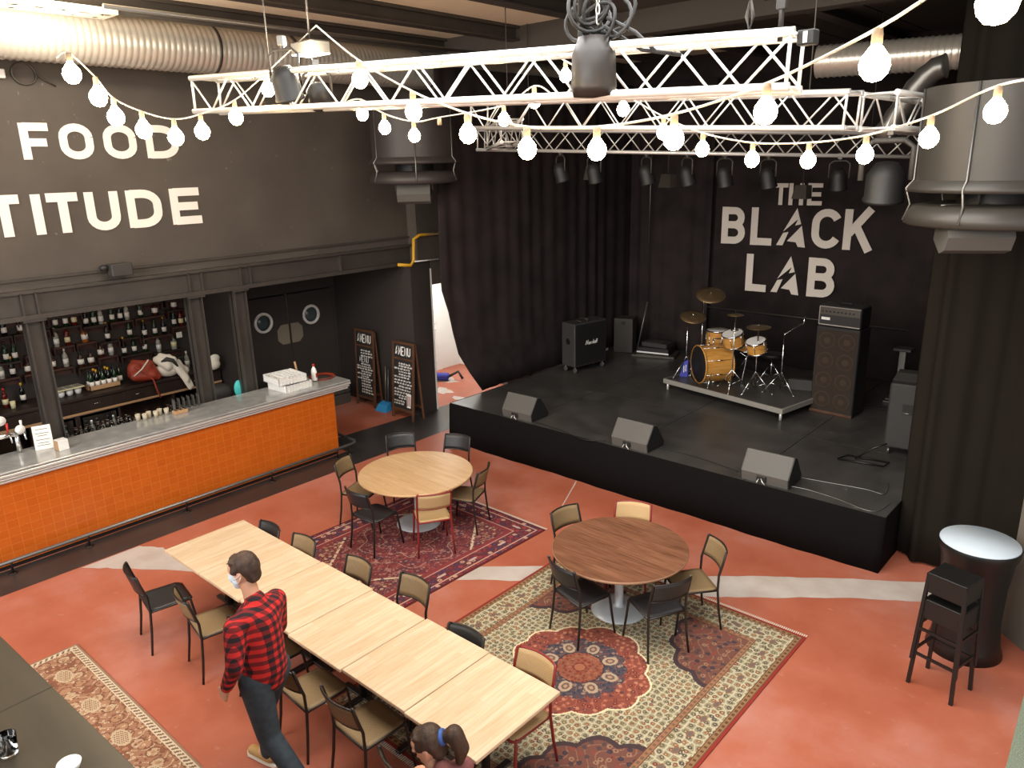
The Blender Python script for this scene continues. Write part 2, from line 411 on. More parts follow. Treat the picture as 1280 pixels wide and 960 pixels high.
# double swing doors with portholes
for k, (y0, y1, py) in enumerate(((6.8, 7.81, 7.28), (7.83, 8.84, 8.32))):
    d = thing('door_%d' % (k + 1), '', '', (-12.72, (y0 + y1) / 2, 0))
    yc = (y0 + y1) / 2
    bb = MB()
    # leaf with round hole: ring of quads from circle to rectangle
    nn = 32; R_ = .16; hw = (y1 - y0) / 2 - .005
    for X in (0, -.045):
        vs = []
        for i in range(nn):
            a = 2 * PI * i / nn; vs.append((X, py - yc + R_ * math.cos(a), 1.76 + R_ * math.sin(a)))
        rect = []
        for i in range(nn):
            a = 2 * PI * i / nn; dx, dz = math.cos(a), math.sin(a); t = 1e9
            ox = py - yc
            if dx > 1e-6: t = min(t, (hw - ox) / dx)
            if dx < -1e-6: t = min(t, (-hw - ox) / dx)
            if dz > 1e-6: t = min(t, (2.24 - 1.76) / dz)
            if dz < -1e-6: t = min(t, (.02 - 1.76) / dz)
            rect.append((X, ox + t * dx, 1.76 + t * dz))
        vs += rect
        bb.add(vs, [(i, (i + 1) % nn, nn + (i + 1) % nn, nn + i) for i in range(nn)], 0)
        bb.add([(X, -hw, .02), (X, hw, .02), (X, hw, 2.24), (X, -hw, 2.24)] , [], 0)
    for (a_, c_) in (((-hw, .02), (hw, .02)),): pass
    bb.box(-.045, 0, -hw, hw, .0, .03); bb.box(-.045, 0, -hw, hw, 2.22, 2.25)
    for zz in (.03, 2.22):
        pass
    bb.box(-.045, -.001, -hw, -hw + .02, .02, 2.24); bb.box(-.045, -.001, hw - .02, hw, .02, 2.24)
    # corner fillers
    bb.build('door_leaf', 'wall_lower', d)
    q = MB(); mx = frame((0.0, py - yc, 1.76), (0, 1, 0), (0, 0, 1))
    q.lathe([(.145, .0), (.145, .02), (.19, .02), (.195, .0), (.15, -.05), (.145, -.05), (.145, 0)], 32, (0, 0, 0), 0, mx); q.build('porthole_rim', 'white_plastic', d)
    q = MB(); q.lathe([(0, -.02), (.146, -.02), (.146, -.025), (0, -.025)], 32, (0, 0, 0), 0, mx); q.build('porthole_pane', 'pane_grey', d)
    sgn = 1 if k == 0 else -1; e = hw * sgn
    q = MB(); poly = [(e - sgn * .01, 1.28), (e - sgn * .17, 1.28), (e - sgn * .26, 1.37), (e - sgn * .26, 1.57), (e - sgn * .17, 1.66), (e - sgn * .01, 1.66)]
    if sgn < 0: poly = poly[::-1]
    q.prism([(p[0], p[1]) for p in poly], .006, frame((0.001, 0, 0), (0, 1, 0), (0, 0, 1))); q.build('push_plate', 'plate_grey', d)
    struct(d)
# dark kitchen behind the portholes
b = MB(); b.box(-14.6, -14.5, 6.4, 9.2, 0, 2.9); struct(b.build('wall_kitchen', 'duct_box'))

# bright corridor behind the doorway
b = MB(); b.box(-12.6, -12.5, 9.36, 12.2, 0, 2.7); struct(b.build('wall_corridor', 'pale_wall'))
b = MB(); b.box(-12.6, -10.36, 12.1, 12.2, 0, 2.7); struct(b.build('wall_corridor_end', 'pale_wall'))
b = MB(); b.box(-12.6, -10.36, 9.36, 9.4, 0, 2.7); struct(b.build('wall_corridor_side', 'pale_wall'))
b = MB(); b.box(-12.6, -10.6, 9.36, 12.2, 2.7, 2.75); struct(b.build('ceiling_corridor', 'pale_wall'))
d = thing('door_3', '', '', (-12.48, 10.6, 0)); struct(d)
b = MB(); b.bbox(-.02, .02, 0, .9, 0, 2.1, .004); b.build('door_leaf', 'pale_wall', d)
b = MB()
for (z0, z1) in ((.2, .95), (1.1, 1.95)): b.box(.02, .03, .12, .78, z0, z0 + .02); b.box(.02, .03, .12, .78, z1, z1 + .02); b.box(.02, .03, .12, .14, z0, z1); b.box(.02, .03, .76, .78, z0, z1)
b.build('door_panel', 'white_plastic', d)
for o in [x for x in bpy.data.objects if x.name.startswith('door_')]:
    for k_ in ('label', 'category'):
        if k_ in o: del o[k_]
L = bpy.data.lights.new('corridor_lamp_light', 'AREA'); L.energy = 60; L.size = 1; L.color = (1, .98, .94)
lo = bpy.data.objects.new('corridor_lamp_light', L); COL.objects.link(lo); lo.location = (-11.5, 10.8, 2.62)

# right-hand wall pier and stub
b = MB(); p0 = onz(1250, 790); p1 = p0 + (onz(1280, 815) - p0).normalized() * 1.4
u = (p1 - p0).normalized(); nrm = Vector((u.y, -u.x, 0)) * -1
if nrm.x < 0: nrm = -nrm
pl = [p0, p1, p1 + nrm * .25, p0 + nrm * .25]
b.add([(p.x, p.y, 0) for p in pl] + [(p.x, p.y, ZC) for p in pl], [(0, 1, 2, 3), (4, 5, 6, 7), (0, 1, 5, 4), (1, 2, 6, 5), (2, 3, 7, 6), (3, 0, 4, 7)])
struct(b.build('wall_right', 'partition_grey'))
b = MB(); b.box(1.1, 1.25, 8.7, YB + .2, 0, ZC); struct(b.build('wall_stage_right', 'curtain_brown'))

# ================================================================ CURTAINS
def curtain(name, path, ztop, zbot, mname, label, amp=.05, per=.22, front=None, parent=None):
    # path: list of xy; folds along the arclength
    P = [Vector((p[0], p[1], 0)) for p in path]; seg = [0]
    for i in range(1, len(P)): seg.append(seg[-1] + (P[i] - P[i - 1]).length)
    n_ = int(seg[-1] / .025); nz = 14; vs = []; fs = []
    def pt(s):
        for i in range(1, len(P)):
            if s <= seg[i] + 1e-6:
                t = (s - seg[i - 1]) / (seg[i] - seg[i - 1]); p = P[i - 1].lerp(P[i], t); tn = (P[i] - P[i - 1]).normalized(); return p, Vector((-tn.y, tn.x, 0))
        return P[-1], Vector((0, 0, 0))
    ph = random.random() * 6
    for k in range(nz + 1):
        z = zbot + (ztop - zbot) * k / nz
        for i in range(n_ + 1):
            s = seg[-1] * i / n_; off = 0
            if front: s0 = front(z); s = s0 + (seg[-1] - s0) * i / n_
            p, nn_ = pt(s)
            w = math.sin(2 * PI * s / per + ph + .5 * math.sin(s * 3.1)) * amp * (.75 + .25 * math.sin(s * 1.7 + z * .5))
            w = w * (.35 + .65 * abs(math.sin(s * 1.3 + ph))) + math.sin(2 * PI * s / (per * 3.3) + z * .12) * amp * .5
            q = p + nn_ * w; vs.append((q.x, q.y, z))
    for k in range(nz):
        for i in range(n_):
            a = k * (n_ + 1) + i; fs.append((a, a + 1, a + n_ + 2, a + n_ + 1))
    b = MB(); b.add(vs, fs, 0, True); o = b.build(name, mname)
    sm = o.modifiers.new('thick', 'SOLIDIFY'); sm.thickness = .012
    tag(o, label, 'curtain'); return o
def fr(z):
    zs = [ZS, 1.33, 2.6, 5.9]; ys = [.85, .36, 0, .06]
    return float(np.interp(z, zs, ys))
curtain('stage_curtain', [(-8.98, 8.36), (-8.98, 10.2), (-9.0, 13.9)], 5.95, ZS + .01, 'curtain', 'long black side curtain hanging at the left of the stage, pulled back at the doorway', .022, .34, fr)
curtain('stage_curtain', [(-8.95, 13.84), (-7.6, 13.86), (-7.1, 13.84)], 5.95, ZS + .01, 'curtain', 'black pleated curtain at the left rear corner of the stage beside the logo wall', .035, .3)
curtain('stage_curtain', [(-2.03, 8.98), (-1.8, 8.76), (-1.25, 8.98), (-.6, 8.8), (.3, 8.9), (1.0, 8.8)], 5.95, .03, 'curtain_brown', 'tall dark brown curtain hanging to the floor at the right end of the stage', .022, .28)
# logo backdrop with faint long pleats
b = MB(); nn = 300; vs = []; fs = []
for i in range(nn + 1):
    x = -7.1 + 8.1 * i / nn; w = .012 * math.sin(x * 5.1) + .008 * math.sin(x * 13)
    for z in (ZS + .01, 5.95): vs.append((x, 13.93 + w, z))
for i in range(nn): fs.append((2 * i, 2 * i + 2, 2 * i + 3, 2 * i + 1))
b.add(vs, fs, 0, True); o = b.build('stage_backdrop', 'curtain'); o.modifiers.new('thick', 'SOLIDIFY').thickness = .01
tag(o, 'black cloth backdrop behind the drum kit that carries the big logo', 'backdrop')
b = MB(); b.tube([ony(880, 383, 13.85), ony(1000, 397, 13.85), ony(1135, 413, 13.85)], .012, 6)
tag(b.build('trim_%d' % n, 'duct_box'), kind='structure'); n += 1

# ================================================================ STAGE
st = thing('stage', 'low black stage platform with cloth-covered front filling the rear of the room', 'stage', (-5.4, 8.3, 0))
def loc(mb): # helper: world coords into local
    return mb
b = MB(); X0, X1, Y0 = -8.92, -2.03, 8.36
for (xa, xb) in ((X0, -7.38), (-7.37, -5.5), (-5.49, -3.7), (-3.69, X1)):
    for (ya, yb) in ((Y0, 10.35), (10.36, 12.3), (12.31, YB - .02)):
        b.box(xa + 5.4, xb + 5.4, ya - 8.3, yb - 8.3, ZS - .04, ZS)
b.build('deck', 'stage_top', st)
b = MB(); vs = []; fs = []
path = [(X0 + .02, 9.9), (X0, Y0 - .02), (-7, Y0 - .02), (-4.5, Y0 - .02), (X1, Y0 - .02), (X1 + .02, 10.5)]
pp = []
for i in range(len(path) - 1):
    a, c = Vector(path[i]), Vector(path[i + 1]); k = max(2, int((c - a).length / .08))
    for j in range(k): pp.append(a.lerp(c, j / k))
pp.append(Vector(path[-1]))
for i, p in enumerate(pp):
    w = .006 * math.sin(i * .9) + .01 * math.sin(i * .23)
    vs += [(p.x + 5.4, p.y - 8.3 - w - .05, .0), (p.x + 5.4, p.y - 8.3 - w * .7 - .03, .3), (p.x + 5.4, p.y - 8.3, ZS - .03), (p.x + 5.4, p.y - 8.3 + .02, ZS + .004)]
for i in range(len(pp) - 1):
    for k in range(3): a = i * 4 + k; fs.append((a, a + 4, a + 5, a + 1))
b.add(vs, fs, 0, True); o = b.build('skirt', 'skirt', st); o.modifiers.new('t', 'SOLIDIFY').thickness = .006
b = MB()
for x in (X0 + .1, -5.5, X1 - .1):
    for y in (8.6, 11, 13.6): b.box(x + 5.36, x + 5.44, y - 8.34, y - 8.26, 0, ZS - .04)
b.build('support', 'rail_grey', st)
def cable(pts, r=.006, label='', mname='cable', z=ZS):
    P = [Vector(p) for p in pts]; out = []
    for i in range(len(P) - 1):
        p0 = P[max(i - 1, 0)]; p1 = P[i]; p2 = P[i + 1]; p3 = P[min(i + 2, len(P) - 1)]
        for k in range(8):
            t = k / 8
            out.append(.5 * ((2 * p1) + (p2 - p0) * t + (2 * p0 - 5 * p1 + 4 * p2 - p3) * t * t + (3 * p1 - p0 - 3 * p2 + p3) * t ** 3))
    out.append(P[-1]); b = MB(); b.tube(out, r, 6); return tag(b.build('cable', mname), label, 'cable')
def zs(px, py, dz=.008): v = onz(px, py, ZS); v.z = ZS + dz; return v
cable([zs(985, 608), zs(1010, 613), zs(1045, 624), zs(1090, 640), zs(1112, 630)], label='thin grey cable running from the right floor monitor along the stage edge', mname='rail_grey')
cable([zs(992, 596), zs(1030, 603), zs(1080, 612), zs(1105, 618), zs(1110, 605)], label='grey cable curving across the right front stage corner', mname='rail_grey')
cable([zs(808, 558), zs(830, 562), zs(870, 572), zs(900, 582), zs(922, 590)], label='black cable between the middle and right floor monitors')
cable([zs(668, 528), zs(700, 538), zs(730, 550), zs(757, 552)], label='black cable between the left and middle floor monitors')

# ================================================================ LETTERS (stroke font, cap height 1)
def arc(cx, cy, rx, ry, a0, a1, k=10): return [(cx + rx * math.cos(math.radians(a0 + (a1 - a0) * i / k)), cy + ry * math.sin(math.radians(a0 + (a1 - a0) * i / k))) for i in range(k + 1)]
t_ = .1
GL = {
 'F': (.62, [[(.1, 0), (.1, 1)], [(.1, .9), (.62, .9)], [(.1, .47), (.55, .47)]]),
 'T': (.72, [[(.36, 0), (.36, 1)], [(0, .9), (.72, .9)]]),
 'I': (.2, [[(.1, 0), (.1, 1)]]),
 'E': (.6, [[(.1, 0), (.1, 1)], [(.1, .9), (.6, .9)], [(.1, .5), (.55, .5)], [(.1, .1), (.6, .1)]]),
 'H': (.66, [[(.1, 0), (.1, 1)], [(.56, 0), (.56, 1)], [(.1, .5), (.56, .5)]]),
 'L': (.58, [[(.1, 0), (.1, 1)], [(.1, .1), (.58, .1)]]),
 'O': (.74, [[*arc(.37, .62, .27, .28, 0, 180), *arc(.37, .38, .27, .28, 180, 360), (.64, .62)]]),
 'C': (.7, [[*arc(.37, .62, .27, .28, 25, 180), *arc(.37, .38, .27, .28, 180, 335)]]),
 'U': (.7, [[(.1, 1), (.1, .36), *arc(.35, .35, .25, .25, 180, 360), (.6, .36), (.6, 1)]]),
 'D': (.72, [[(.1, 0), (.1, 1)], [(.1, .9), (.3, .9), *arc(.32, .6, .3, .3, 90, 0, 6), *arc(.32, .4, .3, .3, 0, -90, 6), (.1, .1)]]),
 'B': (.68, [[(.1, 0), (.1, 1)], [(.1, .9), (.36, .9), *arc(.37, .71, .18, .19, 80, -80, 8), (.36, .52), (.1, .52)], [(.36, .52), *arc(.37, .31, .21, .21, 80, -80, 8), (.36, .1), (.1, .1)]]),
 'K': (.74, [[(.1, 0), (.1, 1)], [(.66, 1.02), (.14, .40)], [(.33, .56), (.68, -.02)]]),
}
def ribbon(mb, pl, w, h, mx, sx, sz):
    pl = [Vector((p[0] * sx, p[1] * sz)) for p in pl]; n_ = len(pl); L_, R_ = [], []
    for i, p in enumerate(pl):
        d0 = (p - pl[i - 1]).normalized() if i else None; d1 = (pl[i + 1] - p).normalized() if i < n_ - 1 else None
        if d0 is None: d0 = d1
        if d1 is None: d1 = d0
        nn_ = (Vector((-d0.y, d0.x)) + Vector((-d1.y, d1.x))); nn_.normalize(); c = max(.5, nn_.dot(Vector((-d0.y, d0.x))))
        L_.append(p + nn_ * w / c); R_.append(p - nn_ * w / c)
    for i in range(n_ - 1):
        mb.prism([R_[i], R_[i + 1], L_[i + 1], L_[i]], h, mx)
def letter(ch, mx, wd, ht, mname, parent, wf=.112):
    g = GL[ch]; mb = MB(); sx = wd / g[0]; 
    for i_, pl in enumerate(g[1]): ribbon(mb, pl, wf * ht, .012 + .0015 * i_, mx, sx, ht)
    return mb.build('letter', mname, parent)
# FOOD / TITUDE on the bar wall
def wallword(word, spans, yt, yb, xs_mid, name, label):
    base = onx(xs_mid, (yt + yb) / 2, WX); g = thing(name, label, 'lettering', (WX, base.y, base.z))
    for ch, (a, c) in zip(word, spans):
        p0 = onx(a, yb(a) if callable(yb) else yb, WX); p1 = onx(c, yb, WX)
    return g
def word(word_, spans, z0, z1, midy, label, mname='white_letter'):
    ys = [(onx(a, midy(a), WX).y, onx(c, midy(c), WX).y) for a, c in spans]
    g = thing('wall_lettering', label, 'lettering', (WX + .002, ys[0][0], z0))
    for ch, (ya, yb) in zip(word_, ys):
        letter(ch, frame((0, ya - ys[0][0], 0), (0, 1, 0), (0, 0, 1)), yb - ya, z1 - z0, mname, g)
word('FOOD', [(25, 62), (73, 117), (128, 171), (180, 224)], 4.685, 5.1, lambda x: 177, 'white painted word FOOD high on the dark wall above the bar')
E_t = onx(213, 236, WX).z; E_b = onx(216, 281, WX).z
word('TITUDE', [(-14, 26), (39, 55), (60, 99), (107, 150), (158, 203), (212, 250)], E_b, E_t, lambda x: 268 - x * .04, 'white painted letters TITUDE on the dark bar wall below the word FOOD')
# THE BLACK LAB on the backdrop
YL = 13.9
def lz(px, py): return ony(px, py, YL)
lg = thing('logo_lettering', 'pale grey THE BLACK LAB lettering with lightning slits in the As on the stage backdrop', 'lettering', (lz(1000, 300).x, YL, lz(1000, 300).z))
OX, OZ = lg.location.x, lg.location.z
def lmx(x, z): return frame((x - OX, 0, z - OZ), (1, 0, 0), (0, 0, 1))
def logoA(x0, x1, z0, z1):
    w, h = x1 - x0, z1 - z0; mb = MB(); mx = lmx(x0, z0)
    for poly in ([(.646, 1.0), (.213, .39), (.70, .72), (.61, .554), (.815, .596)], [(.213, .354), (.404, .3875), (.225, .03), (0, .03)], [(.84, .554), (.365, .146), (.674, .125), (.758, .01), (1, 0)]):
        mb.prism([(p[0] * w, p[1] * h) for p in poly][::-1], .008, mx)
    return mb.build('letter', 'logo_grey', lg)
def lw(s, spans, zt, zb):
    for ch, (a, c, t, bt) in zip(s, spans):
        p0 = lz(a, bt); p1 = lz(c, bt)
        if ch == 'A': logoA(p0.x, p1.x, zb, zt)
        else: letter(ch, lmx(p0.x, zb), p1.x - p0.x, zt - zb, 'logo_grey', lg, .096)
zt, zb = lz(904, 257).z - .02, lz(902, 304).z
lw('BLACK', [(901, 931, 0, 304), (937, 964, 0, 308), (970, 1006, 0, 311), (1012, 1048, 0, 315), (1052, 1088, 0, 320)], zt, zb)
zt, zb = lz(936, 317).z, lz(932, 363).z
lw('LAB', [(931, 957, 0, 364), (963, 998, 0, 368), (1007, 1042, 0, 373)], zt, zb)
zt, zb = lz(969, 229).z, lz(969, 256).z
lw('THE', [(967, 984, 0, 256), (985, 1004, 0, 257), (1008, 1027, 0, 258)], zt, zb)
# ================================================================ BAR
CT = 1.22
bar = thing('bar_counter', 'long bar counter with orange tiled front and grey zinc top along the left wall', 'bar counter', (-9.9, 6.75, 0))
YA = -2.0
b = MB(); b.box(-.02, 0, YA - 6.75, 0, .06, 1.08, 0); b.box(-.62, -.02, -.02, 0, .06, 1.08, 0)
b.build('tiled_front', 'orange_tile', bar)
b = MB(); b.box(-.6, -.03, YA - 6.75, -.03, 0, 1.1); b.build('body', 'black', bar)
b = MB()
b.bbox(-.63, .09, YA - 6.75, .28, CT - .03, CT, .008)
b.build('counter_top', 'zinc', bar)
b = MB()
for (z0, z1, e) in ((1.148, 1.182, .085), (1.112, 1.138, .068), (1.075, 1.102, .05)):
    b = MB(); b.bbox(-.6, e, YA - 6.75, .2 + e, z0, z1, .006); b.build('edge_moulding', 'steel_bright', bar)
b = MB(); b.box(-.6, .045, YA - 6.75, .215, 1.08, 1.19); b.build('moulding_core', 'groove_black', bar)
b = MB()
b.tube([(.16, YA - 6.75, .17), (.16, .12, .17), (.13, .22, .17), (.05, .28, .17), (-.45, .30, .17), (-.5, .30, .05)], .024, 10)
b.build('foot_rail', 'rail_grey', bar)
for px in ((20, 720), (115, 685), (235, 640), (337, 600), (415, 570), (437, 560)):
    y = onz(px[0], px[1]).y - 6.75
    y = min(y, .1)
    q = MB(); q.tube([(.13, y, .004), (.13, y, .1), (.16, y, .16)], .013, 8); q.lathe([(0, 0), (.05, 0), (.05, .008), (0, .01)], 14, (.13, y, .002)); q.build('rail_bracket', 'black_frame', bar)

# back counter with drawers and glass-fronted fridges
bc = thing('back_counter', 'dark wooden back counter with drawers and lit bottle fridges behind the bar', 'cabinet', (-13.24, 3, 0))
b = MB(); b.bbox(0, .62, -4, 3.3, 1.1, 1.15, .006); b.build('worktop', 'wood_dark', bc)
b = MB(); b.box(0, .56, -4, 3.3, .86, 1.1); b.box(0, .06, -4, 3.3, .05, .86)
for y in (-4, -2.6, -1.2, .2, .85, 1.5, 2.4, 3.28): b.box(.05, .56, y, y + .03, .05, .86)
b.box(0, .56, -4, 3.3, .02, .06); b.build('carcass', 'wood_dark', bc)
b = MB(); b.bbox(.56, .585, -4, 3.3, .86, .895, .004); b.build('edge_strip', 'kraft', bc)
for y in (-3.9, -2.5, -1.1, .3, .95, 1.6, 2.45):
    q = MB(); w = .78 if y < .2 or y > 2 else .5; q.bbox(.56, .575, y, y + w, .91, 1.08, .003); d_ = q.build('drawer', 'wood_dark', bc)
    q = MB(); q.tube([(.575, y + w / 2 - .06, 1.0), (.6, y + w / 2 - .05, 1.0), (.6, y + w / 2 + .05, 1.0), (.575, y + w / 2 + .06, 1.0)], .006, 6); q.build('handle', 'chrome', d_)
for y, w in ((-1.17, 1.34), (.26, .57), (.91, .57), (2.46, .8)):
    q = MB(); q.box(.56, .565, y, y + w, .08, .84); q.box(.565, .58, y, y + w, .08, .11); q.box(.565, .58, y, y + w, .81, .84); q.box(.565, .58, y, y + .03, .08, .84); q.box(.565, .58, y + w - .03, y + w, .08, .84)
    q.build('fridge_door', 'glass', bc)

# bottles ---------------------------------------------------------
def bottle(name_label, glassm_, capm, labm, shape):
    t = thing('bottle', name_label, 'bottle', (0, 0, 0), 0)
    q = MB()
    if shape == 0: prof = [(0, 0), (.034, 0), (.037, .006), (.037, .19), (.032, .215), (.016, .245), (.0135, .26), (.0135, .305), (0, .305)]
    elif shape == 1: prof = [(0, 0), (.046, 0), (.048, .008), (.048, .13), (.042, .16), (.017, .185), (.015, .2), (.015, .235), (0, .235)]
    else: prof = [(0, 0), (.036, 0), (.039, .01), (.04, .17), (.036, .2), (.02, .225), (.015, .235), (.0145, .29), (0, .29)]
    q.lathe(prof, 12); q.build('bottle_glass', glassm_, t)
    zt_ = prof[-1][1]; q = MB(); q.lathe([(0, zt_ + .012), (.0165, zt_ + .012), (.0165, zt_ - .03), (.0145, zt_ - .03)], 10); q.build('cap', capm, t)
    r = prof[3][0] + .0012; q = MB(); q.lathe([(r - .001, .05), (r, .05), (r, .13), (r - .001, .13)], 12); q.build('bottle_label', labm, t)
    return t
kinds = [('glass_green', 'black', 'paper', 0, 'green'), ('glass_brown', 'black', 'paper', 1, 'brown'), ('glass_clear', 'white_plastic', 'white_plastic', 2, 'clear'), ('glass_amber', 'black', 'paper', 1, 'amber'), ('glass_black', 'yellow', 'paper', 0, 'black'), ('glass_red', 'red', 'porcelain', 2, 'red'), ('glass_clear', 'bronze', 'porcelain', 1, 'clear squat')]
protos = [None] * len(kinds)
XW = -13.25
shelves = []
def ord_(n): return ['first', 'second', 'third', 'fourth', 'fifth', 'sixth', 'seventh', 'eighth', 'ninth', 'tenth', 'eleventh', 'twelfth', 'thirteenth', 'fourteenth', 'fifteenth', 'sixteenth', 'seventeenth', 'eighteenth', 'nineteenth', 'twentieth'][n]
rows = [(2.42, 'top'), (2.14, 'second'), (1.84, 'third'), (1.55, 'fourth')]
rnd = random.Random(3)
for ri, (z, rn) in enumerate(rows):
    y = 2.55 + .13 * (ri % 2); k = 0; col_ = 0
    while y < 5.85:
        w = rnd.choice((.3, .36, .42, .5)); dz = rnd.choice((-.05, 0, .05))
        if True:
            s_ = thing('shelf_box', 'open wooden box shelf, %s from the left in the %s row of the bottle wall' % (ord_(col_), rn), 'shelf', (XW, y, z + dz), 0, 'box shelves on the bottle wall')
            q = MB(); q.bbox(0, .14, 0, w, -.03, 0, .003); q.build('shelf_board', rnd.choice(('shelf_wood', 'wood_dark')), s_)
            q = MB(); q.box(0, .13, 0, .012, -.13, -.03); q.box(0, .13, w - .012, w, -.13, -.03); q.box(0, .012, 0, w, -.13, -.03); q.build('bracket_panel', 'shelf_wood', s_)
        nb = rnd.choice((2, 2, 3, 3)) if w > .32 else rnd.choice((1, 2)); 
        for j in range(nb):
            kk = rnd.choice((0, 1, 2, 3, 4, 4, 1, 5, 6, 1)); yy = y + w * (j + .5) / nb + rnd.uniform(-.01, .01)
            if nb == 3 and kinds[kk][3] == 1: kk = 0
            lab = '%s glass liquor bottle, %s from the left on the %s row of box shelves' % (kinds[kk][4], ord_(min(k, 19)), rn)
            if protos[kk] is None: protos[kk] = o = bottle(lab, *kinds[kk][:3], kinds[kk][3])
            else: o = copy_tree(protos[kk])
            place(o, (XW + .07, yy, z + dz + .001), rnd.uniform(0, 6), lab, 'bottles on the box shelves'); k += 1
        y += w + rnd.uniform(.02, .07); col_ += 1
# wine crate row of bottles on the back counter
cr = thing('bottle_crate', 'pale cardboard tray holding dark bottles on the back counter left of the red bag', 'crate', (-12.95, 4.42, 1.151), 0)
q = MB(); q.box(-.09, .12, -.24, .24, 0, .012); q.box(.108, .12, -.24, .24, 0, .08); q.box(-.09, -.078, -.24, .24, 0, .08); q.box(-.09, .12, -.24, -.228, 0, .08); q.box(-.09, .12, .228, .24, 0, .08)
q.build('tray', 'kraft', cr)
k = 0
for i in range(2):
    for j in range(5):
        o = copy_tree(protos[(0, 4, 0, 4, 0)[j]] or protos[0]); lab = 'dark wine bottle in the cardboard tray, %s row, %s from the left' % (('front', 'rear')[i], ord_(j))
        place(o, (-12.89 - i * .1, 4.24 + j * .09, 1.164), j, lab, 'wine bottles in the cardboard tray')
for k, (yy, xx, kk) in enumerate(((2.3, -12.95, 2), (2.55, -13.0, 0), (2.8, -12.95, 1), (3.05, -13.0, 5), (3.3, -13.05, 4), (4.72, -13.0, 0), (5.9, -13.05, 2), (6.05, -13.0, 0))):
    o = copy_tree(protos[kk] or protos[0])
    place(o, (xx, yy, 1.151), k, '%s bottle standing directly on the back counter, %s from the left' % (kinds[kk][4], ord_(k)), 'bottles standing on the back counter')
# bottles and glasses in the fridges
for k in range(14):
    o = copy_tree(protos[(2, 0, 6, 0)[k % 4]] or protos[0])
    place(o, (-12.85, 3.32 + k * .085 if k < 6 else 3.32 + k * .085 + .12, .38), k, '%s bottle inside the lit fridge under the back counter, %s from the left' % (kinds[(2, 0, 6, 0)[k % 4]][4], ord_(k)), 'bottles in the bar fridge')
q = MB(); q.box(-13.17, -12.72, 3.25, 4.48, .36, .378); tag(q.build('fridge_shelf', 'steel_bright'), 'steel shelf inside the lit fridge under the back counter', 'shelf')

# seasoning tray with four pots
t = thing('topping_tray', 'cream plastic topping tray with pots below on the back counter', 'tray', (-12.9, 3.84, 1.151), .08)
q = MB(); rim = .02; q.bbox(-.12, .12, -.26, .26, .115, .13, .006)
q.build('tray_rim', 'porcelain', t)
for j in range(4):
    q = MB(); q.lathe([(0, 0), (.038, 0), (.05, .04), (.055, .115), (.0, .115)], 16, (0, -.19 + j * .127, 0)); q.build('pot', 'white_plastic', t)
    q = MB(); q.bbox(-.09, .09, -.245 + j * .127, -.135 + j * .127, .1305, .134, .003); q.build('pot_opening', 'glass_clear', t)
# glass + cup on the back counter
q = MB(); q.lathe([(0, 0), (.03, 0), (.038, .11), (.036, .11), (.028, .006), (0, .006)], 16); o = q.build('paper_cup', 'porcelain', None, (-12.85, 3.1, 1.151)); tag(o, 'cream paper cup on the back counter at the left picture edge', 'cup')
q = MB(); q.bbox(0, .012, -.05, .05, 0, .1, .003); tag(q.build('price_card', 'paper', None, (-13.1, 5.85, 1.7)), 'small white price card on the shelf wall beside the post', 'card')
for j, yy in enumerate((5.66, 5.85)):
    t = thing('picture_frame', 'small dark framed sign on the back counter, %s of two' % ('left', 'right')[j], 'frame', (-13.12, yy, 1.151), 0, 'framed signs on the back counter')
    q = MB(); q.box(0, .012, -.075, .075, 0, .2); q.build('board', 'chalkboard', t)
    q = MB(); q.box(.012, .02, -.075, -.065, 0, .2); q.box(.012, .02, .065, .075, 0, .2); q.box(.012, .02, -.065, .065, 0, .01); q.box(.012, .02, -.065, .065, .19, .2); q.build('frame_rim', 'rail_grey', t)

# soft lumps: bag and coat (displaced ellipsoid clusters remeshed into one skin)
def blob(parts, name, mname, parent=None, vox=.02, loc=(0, 0, 0), rz=0, smooth=6):
    q = MB()
    for c, s in parts:
        q.ball((0, 0, 0), 1, 16)
        n_ = len(q.v)
        # last ball verts transform
        cnt = 0
        st_ = blob_start[0] if False else None
    return q
def soft(parts, name, mname, parent=None, vox=.015, loc=(0, 0, 0), rz=0, it=8):
    q = MB()
    for p in parts:
        if p[0] == 'e': q.ball(p[1], 1, 16, 0, p[2])
        elif p[0] == 'c':   # tapered capsule p1,p2,r1,r2
            a, c = Vector(p[1]), Vector(p[2]); q.tube([a.lerp(c, t) for t in (0, .25, .5, .75, 1)], [p[3] + (p[4] - p[3]) * t for t in (0, .25, .5, .75, 1)], 14)
            q.ball(a, p[3], 14); q.ball(c, p[4], 14)
        elif p[0] == 'm': q.add(p[1], p[2])
    o = q.build(name, mname, parent, loc, rz)
    r = o.modifiers.new('r', 'REMESH'); r.mode = 'VOXEL'; r.voxel_size = vox
    s = o.modifiers.new('s', 'SMOOTH'); s.iterations = it; s.factor = .5
    dg = bpy.context.evaluated_depsgraph_get(); me = bpy.data.meshes.new_from_object(o.evaluated_get(dg)); 
    for pl in me.polygons: pl.use_smooth = True
    o.modifiers.clear(); o.data = me
    if not me.materials: me.materials.append(M[mname])
    return o
bag = thing('backpack', 'rust red leather backpack lying on the back counter beside the cream coat', 'bag', (-12.74, 4.98, 1.151), -.2); bag.scale = (1.1, 1.25, 1.3)
soft([('e', (0, 0, .13), (.13, .18, .13)), ('e', (.04, -.08, .19), (.09, .1, .1)), ('c', (.08, -.1, .1), (.09, .12, .08), .06, .06), ('c', (.02, -.08, .26), (.04, .1, .22), .05, .05), ('c', (-.03, .1, .22), (.08, .17, .06), .06, .05)], 'bag_body', 'leather_red', bag, .012, it=4)
